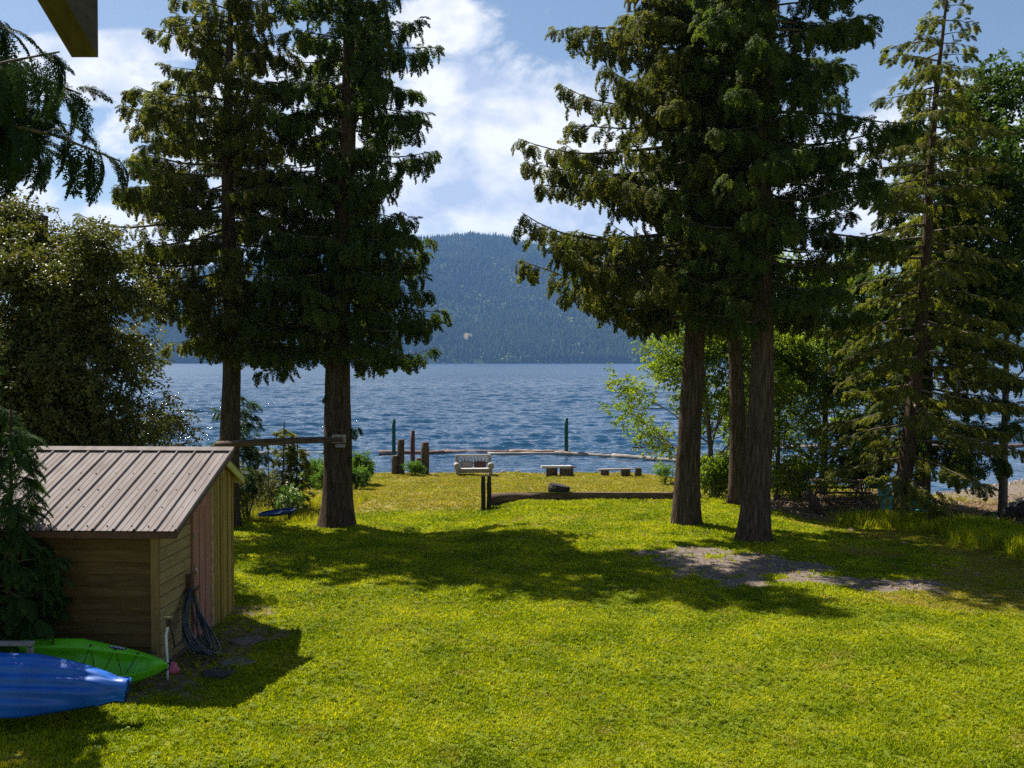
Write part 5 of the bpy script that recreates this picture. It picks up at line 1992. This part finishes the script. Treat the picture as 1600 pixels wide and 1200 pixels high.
def build_grass():
    xs, ys, sz = [], [], []
    for (a, b, dn, s) in ((7.5, 13, 620, .030), (13, 18, 430, .034), (18, 24, 290, .038), (24, 31, 210, .043), (31, 50, 95, .055)):
        x, y = band(a, b, dn)
        xs.append(x)
        ys.append(y)
        sz.append(np.full(len(x), s))
    x, y, s = np.concatenate(xs), np.concatenate(ys), np.concatenate(sz)
    g, l, d = ground_mix(x, y)
    ok = npr.uniform(0, 1, len(x)) > np.clip(g * 1.15, 0, .975)
    ok &= npr.uniform(0, 1, len(x)) > l * .95
    ok &= y < shore(x) + .3
    # under the shed and trunks
    inv = SHM.inverted()
    lx = inv[0][0] * x + inv[0][1] * y + inv[0][3]
    ly = inv[1][0] * x + inv[1][1] * y + inv[1][3]
    ok &= ~((lx < .03) & (ly > -.02) & (ly < 3.2) & (lx > -3.8))
    ok &= ~((np.abs(y - LY) < .2) & (x > X(762, LY)) & (x < X(1096, LY)))
    x, y, s, d = x[ok], y[ok], s[ok], d[ok]
    n = len(x)
    z = gz(x, y) + (fbm(x, y, 1.6, 2) - .5) * .05
    lush = .75 + .75 * fbm(x, y, .7, 14)
    hgt = s * lush * npr.uniform(.7, 1.3, n) * np.where(d > .5, .8, 1.0)
    sc = np.stack([s * 1.15, s * 1.15, hgt], 1)
    rots = np.stack([npr.uniform(-.15, .15, n), npr.uniform(-.15, .15, n), npr.uniform(0, 6.28, n)], 1)
    o = scatter('lawn_grass', np.stack([x, y, z], 1), rots, sc, TF)
    a = o.data.attributes.new('dry', 'FLOAT', 'POINT')
    a.data.foreach_set('value', np.clip(d * npr.uniform(.5, 1.4, n), 0, 1).astype(np.float32))
    tag(o, 'mown lawn grass from the house down to the water', 'grass', kind='stuff')
    # clover and broad leaved weeds
    x, y = band(7.5, 19, 60)
    f = fbm(x, y, .8, 40)
    g, l, d = ground_mix(x, y)
    ok = (npr.uniform(0, 1, len(x)) < np.clip((f - .36) * 3.0, .05, 1)) & (g < .3)
    lx = inv[0][0] * x + inv[0][1] * y + inv[0][3]
    ly = inv[1][0] * x + inv[1][1] * y + inv[1][3]
    ok &= ~((lx < .05) & (ly > -.05) & (ly < 3.2))
    x, y = x[ok], y[ok]
    n = len(x)
    z = gz(x, y) + (fbm(x, y, 1.6, 2) - .5) * .05 + .012
    o = scatter('clover', np.stack([x, y, z], 1), np.stack([npr.uniform(-.2, .2, n), npr.uniform(-.2, .2, n), npr.uniform(0, 6.28, n)], 1), npr.uniform(.022, .055, n), CV)
    tag(o, 'clover and small weeds through the near lawn', 'weeds', kind='stuff')
    # tall grass bank on the right
    n = 9000
    t = npr.uniform(-.12, 1.25, n)
    x = 10.5 + 1.6 * t + npr.normal(0, 1, n) * .5
    y = 27.7 - 6.8 * t + npr.normal(0, 1, n) * .35
    ok = fbm(x, y, .9, 50) > .36
    x, y = x[ok], y[ok]
    n = len(x)
    z = gz(x, y)
    h = npr.uniform(.18, .45, n) * (.5 + fbm(x, y, .8, 51))
    o = scatter('tall_grass', np.stack([x, y, z], 1), np.stack([npr.uniform(-.2, .2, n), npr.uniform(-.2, .2, n), npr.uniform(0, 6.28, n)], 1), np.stack([h * .8, h * .8, h], 1), TL)
    a = o.data.attributes.new('dry', 'FLOAT', 'POINT')
    a.data.foreach_set('value', np.zeros(n, np.float32))
    tag(o, 'tall uncut grass along the right bank by the driftwood', 'grass', kind='stuff')
    # weeds round the swing bank
    n = 1500
    x = npr.uniform(-10.5, -4.8, n)
    y = npr.uniform(28.4, 35, n)
    z = gz(x, y)
    h = npr.uniform(.10, .32, n)
    o = scatter('bank_weeds', np.stack([x, y, z], 1), np.stack([npr.uniform(-.2, .2, n), npr.uniform(-.2, .2, n), npr.uniform(0, 6.28, n)], 1), np.stack([h * .9, h * .9, h], 1), TL)
    a = o.data.attributes.new('dry', 'FLOAT', 'POINT')
    a.data.foreach_set('value', npr.uniform(0, .8, n).astype(np.float32))
    tag(o, 'rough weeds on the bank round the saucer swing', 'weeds', kind='stuff')
    # pebbles
    pm = []
    for i in range(3):
        me = rock_mesh('pebble', (1, .85, .6), 30 + i)
        me.materials.clear()
        me.materials.append(MT['pebble'])
        pm.append(bpy.data.objects.new('pebble', me))
    x, y = band(11, 36, 60)
    x2 = npr.uniform(-12, 30, 9000)
    y2 = shore(x2) + npr.uniform(-.4, 5, 9000)
    x, y = np.concatenate([x, x2]), np.concatenate([y, y2])
    g, l, d = ground_mix(x, y)
    ok = npr.uniform(0, 1, len(x)) < (g - .35) * 1.5
    x, y = x[ok], y[ok]
    n = len(x)
    o = scatter('gravel', np.stack([x, y, gz(x, y) + (fbm(x, y, 1.6, 2) - .5) * .05], 1), npr.uniform(0, 6.28, (n, 3)), npr.uniform(.008, .03, n) * np.where(y > 36, 2.5, 1), pm)
    tag(o, 'loose gravel on the bare patches, path and beach', 'gravel', kind='stuff')
    # fallen leaves
    V, F = [], []
    lm = []
    for i in range(3):
        r = random.Random(90 + i)
        w = r.uniform(.32, .5)
        me_o = np_mesh('fallen_leaf', [(0, 0, 0), (.35, w, .14), (.75, w * .7, .10), (1, 0, -.05 + .1 * i), (.75, -w * .7, .12), (.35, -w, .16)], [(0, 1, 2, 3), (0, 3, 4, 5)], MT['litter'], False, False)
        lm.append(me_o)
    x = np.concatenate([npr.uniform(8, 21, 26000), npr.uniform(-13, -6, 4000), npr.uniform(3, 11, 2500)])
    y = np.concatenate([npr.uniform(25, 41, 26000), npr.uniform(28, 40, 4000), npr.uniform(18, 27, 2500)])
    g, l, d = ground_mix(x, y)
    ok = npr.uniform(0, 1, len(x)) < np.maximum(l, np.maximum(g * .25, .04))
    x, y = x[ok], y[ok]
    n = len(x)
    o = scatter('leaf_litter', np.stack([x, y, gz(x, y) + .03], 1), np.stack([npr.uniform(-.6, .6, n), npr.uniform(-.6, .6, n), npr.uniform(0, 6.28, n)], 1), npr.uniform(.05, .13, n), lm)
    tag(o, 'brown fallen leaves covering the ground under the right trees', 'leaves', kind='stuff')


build_grass()
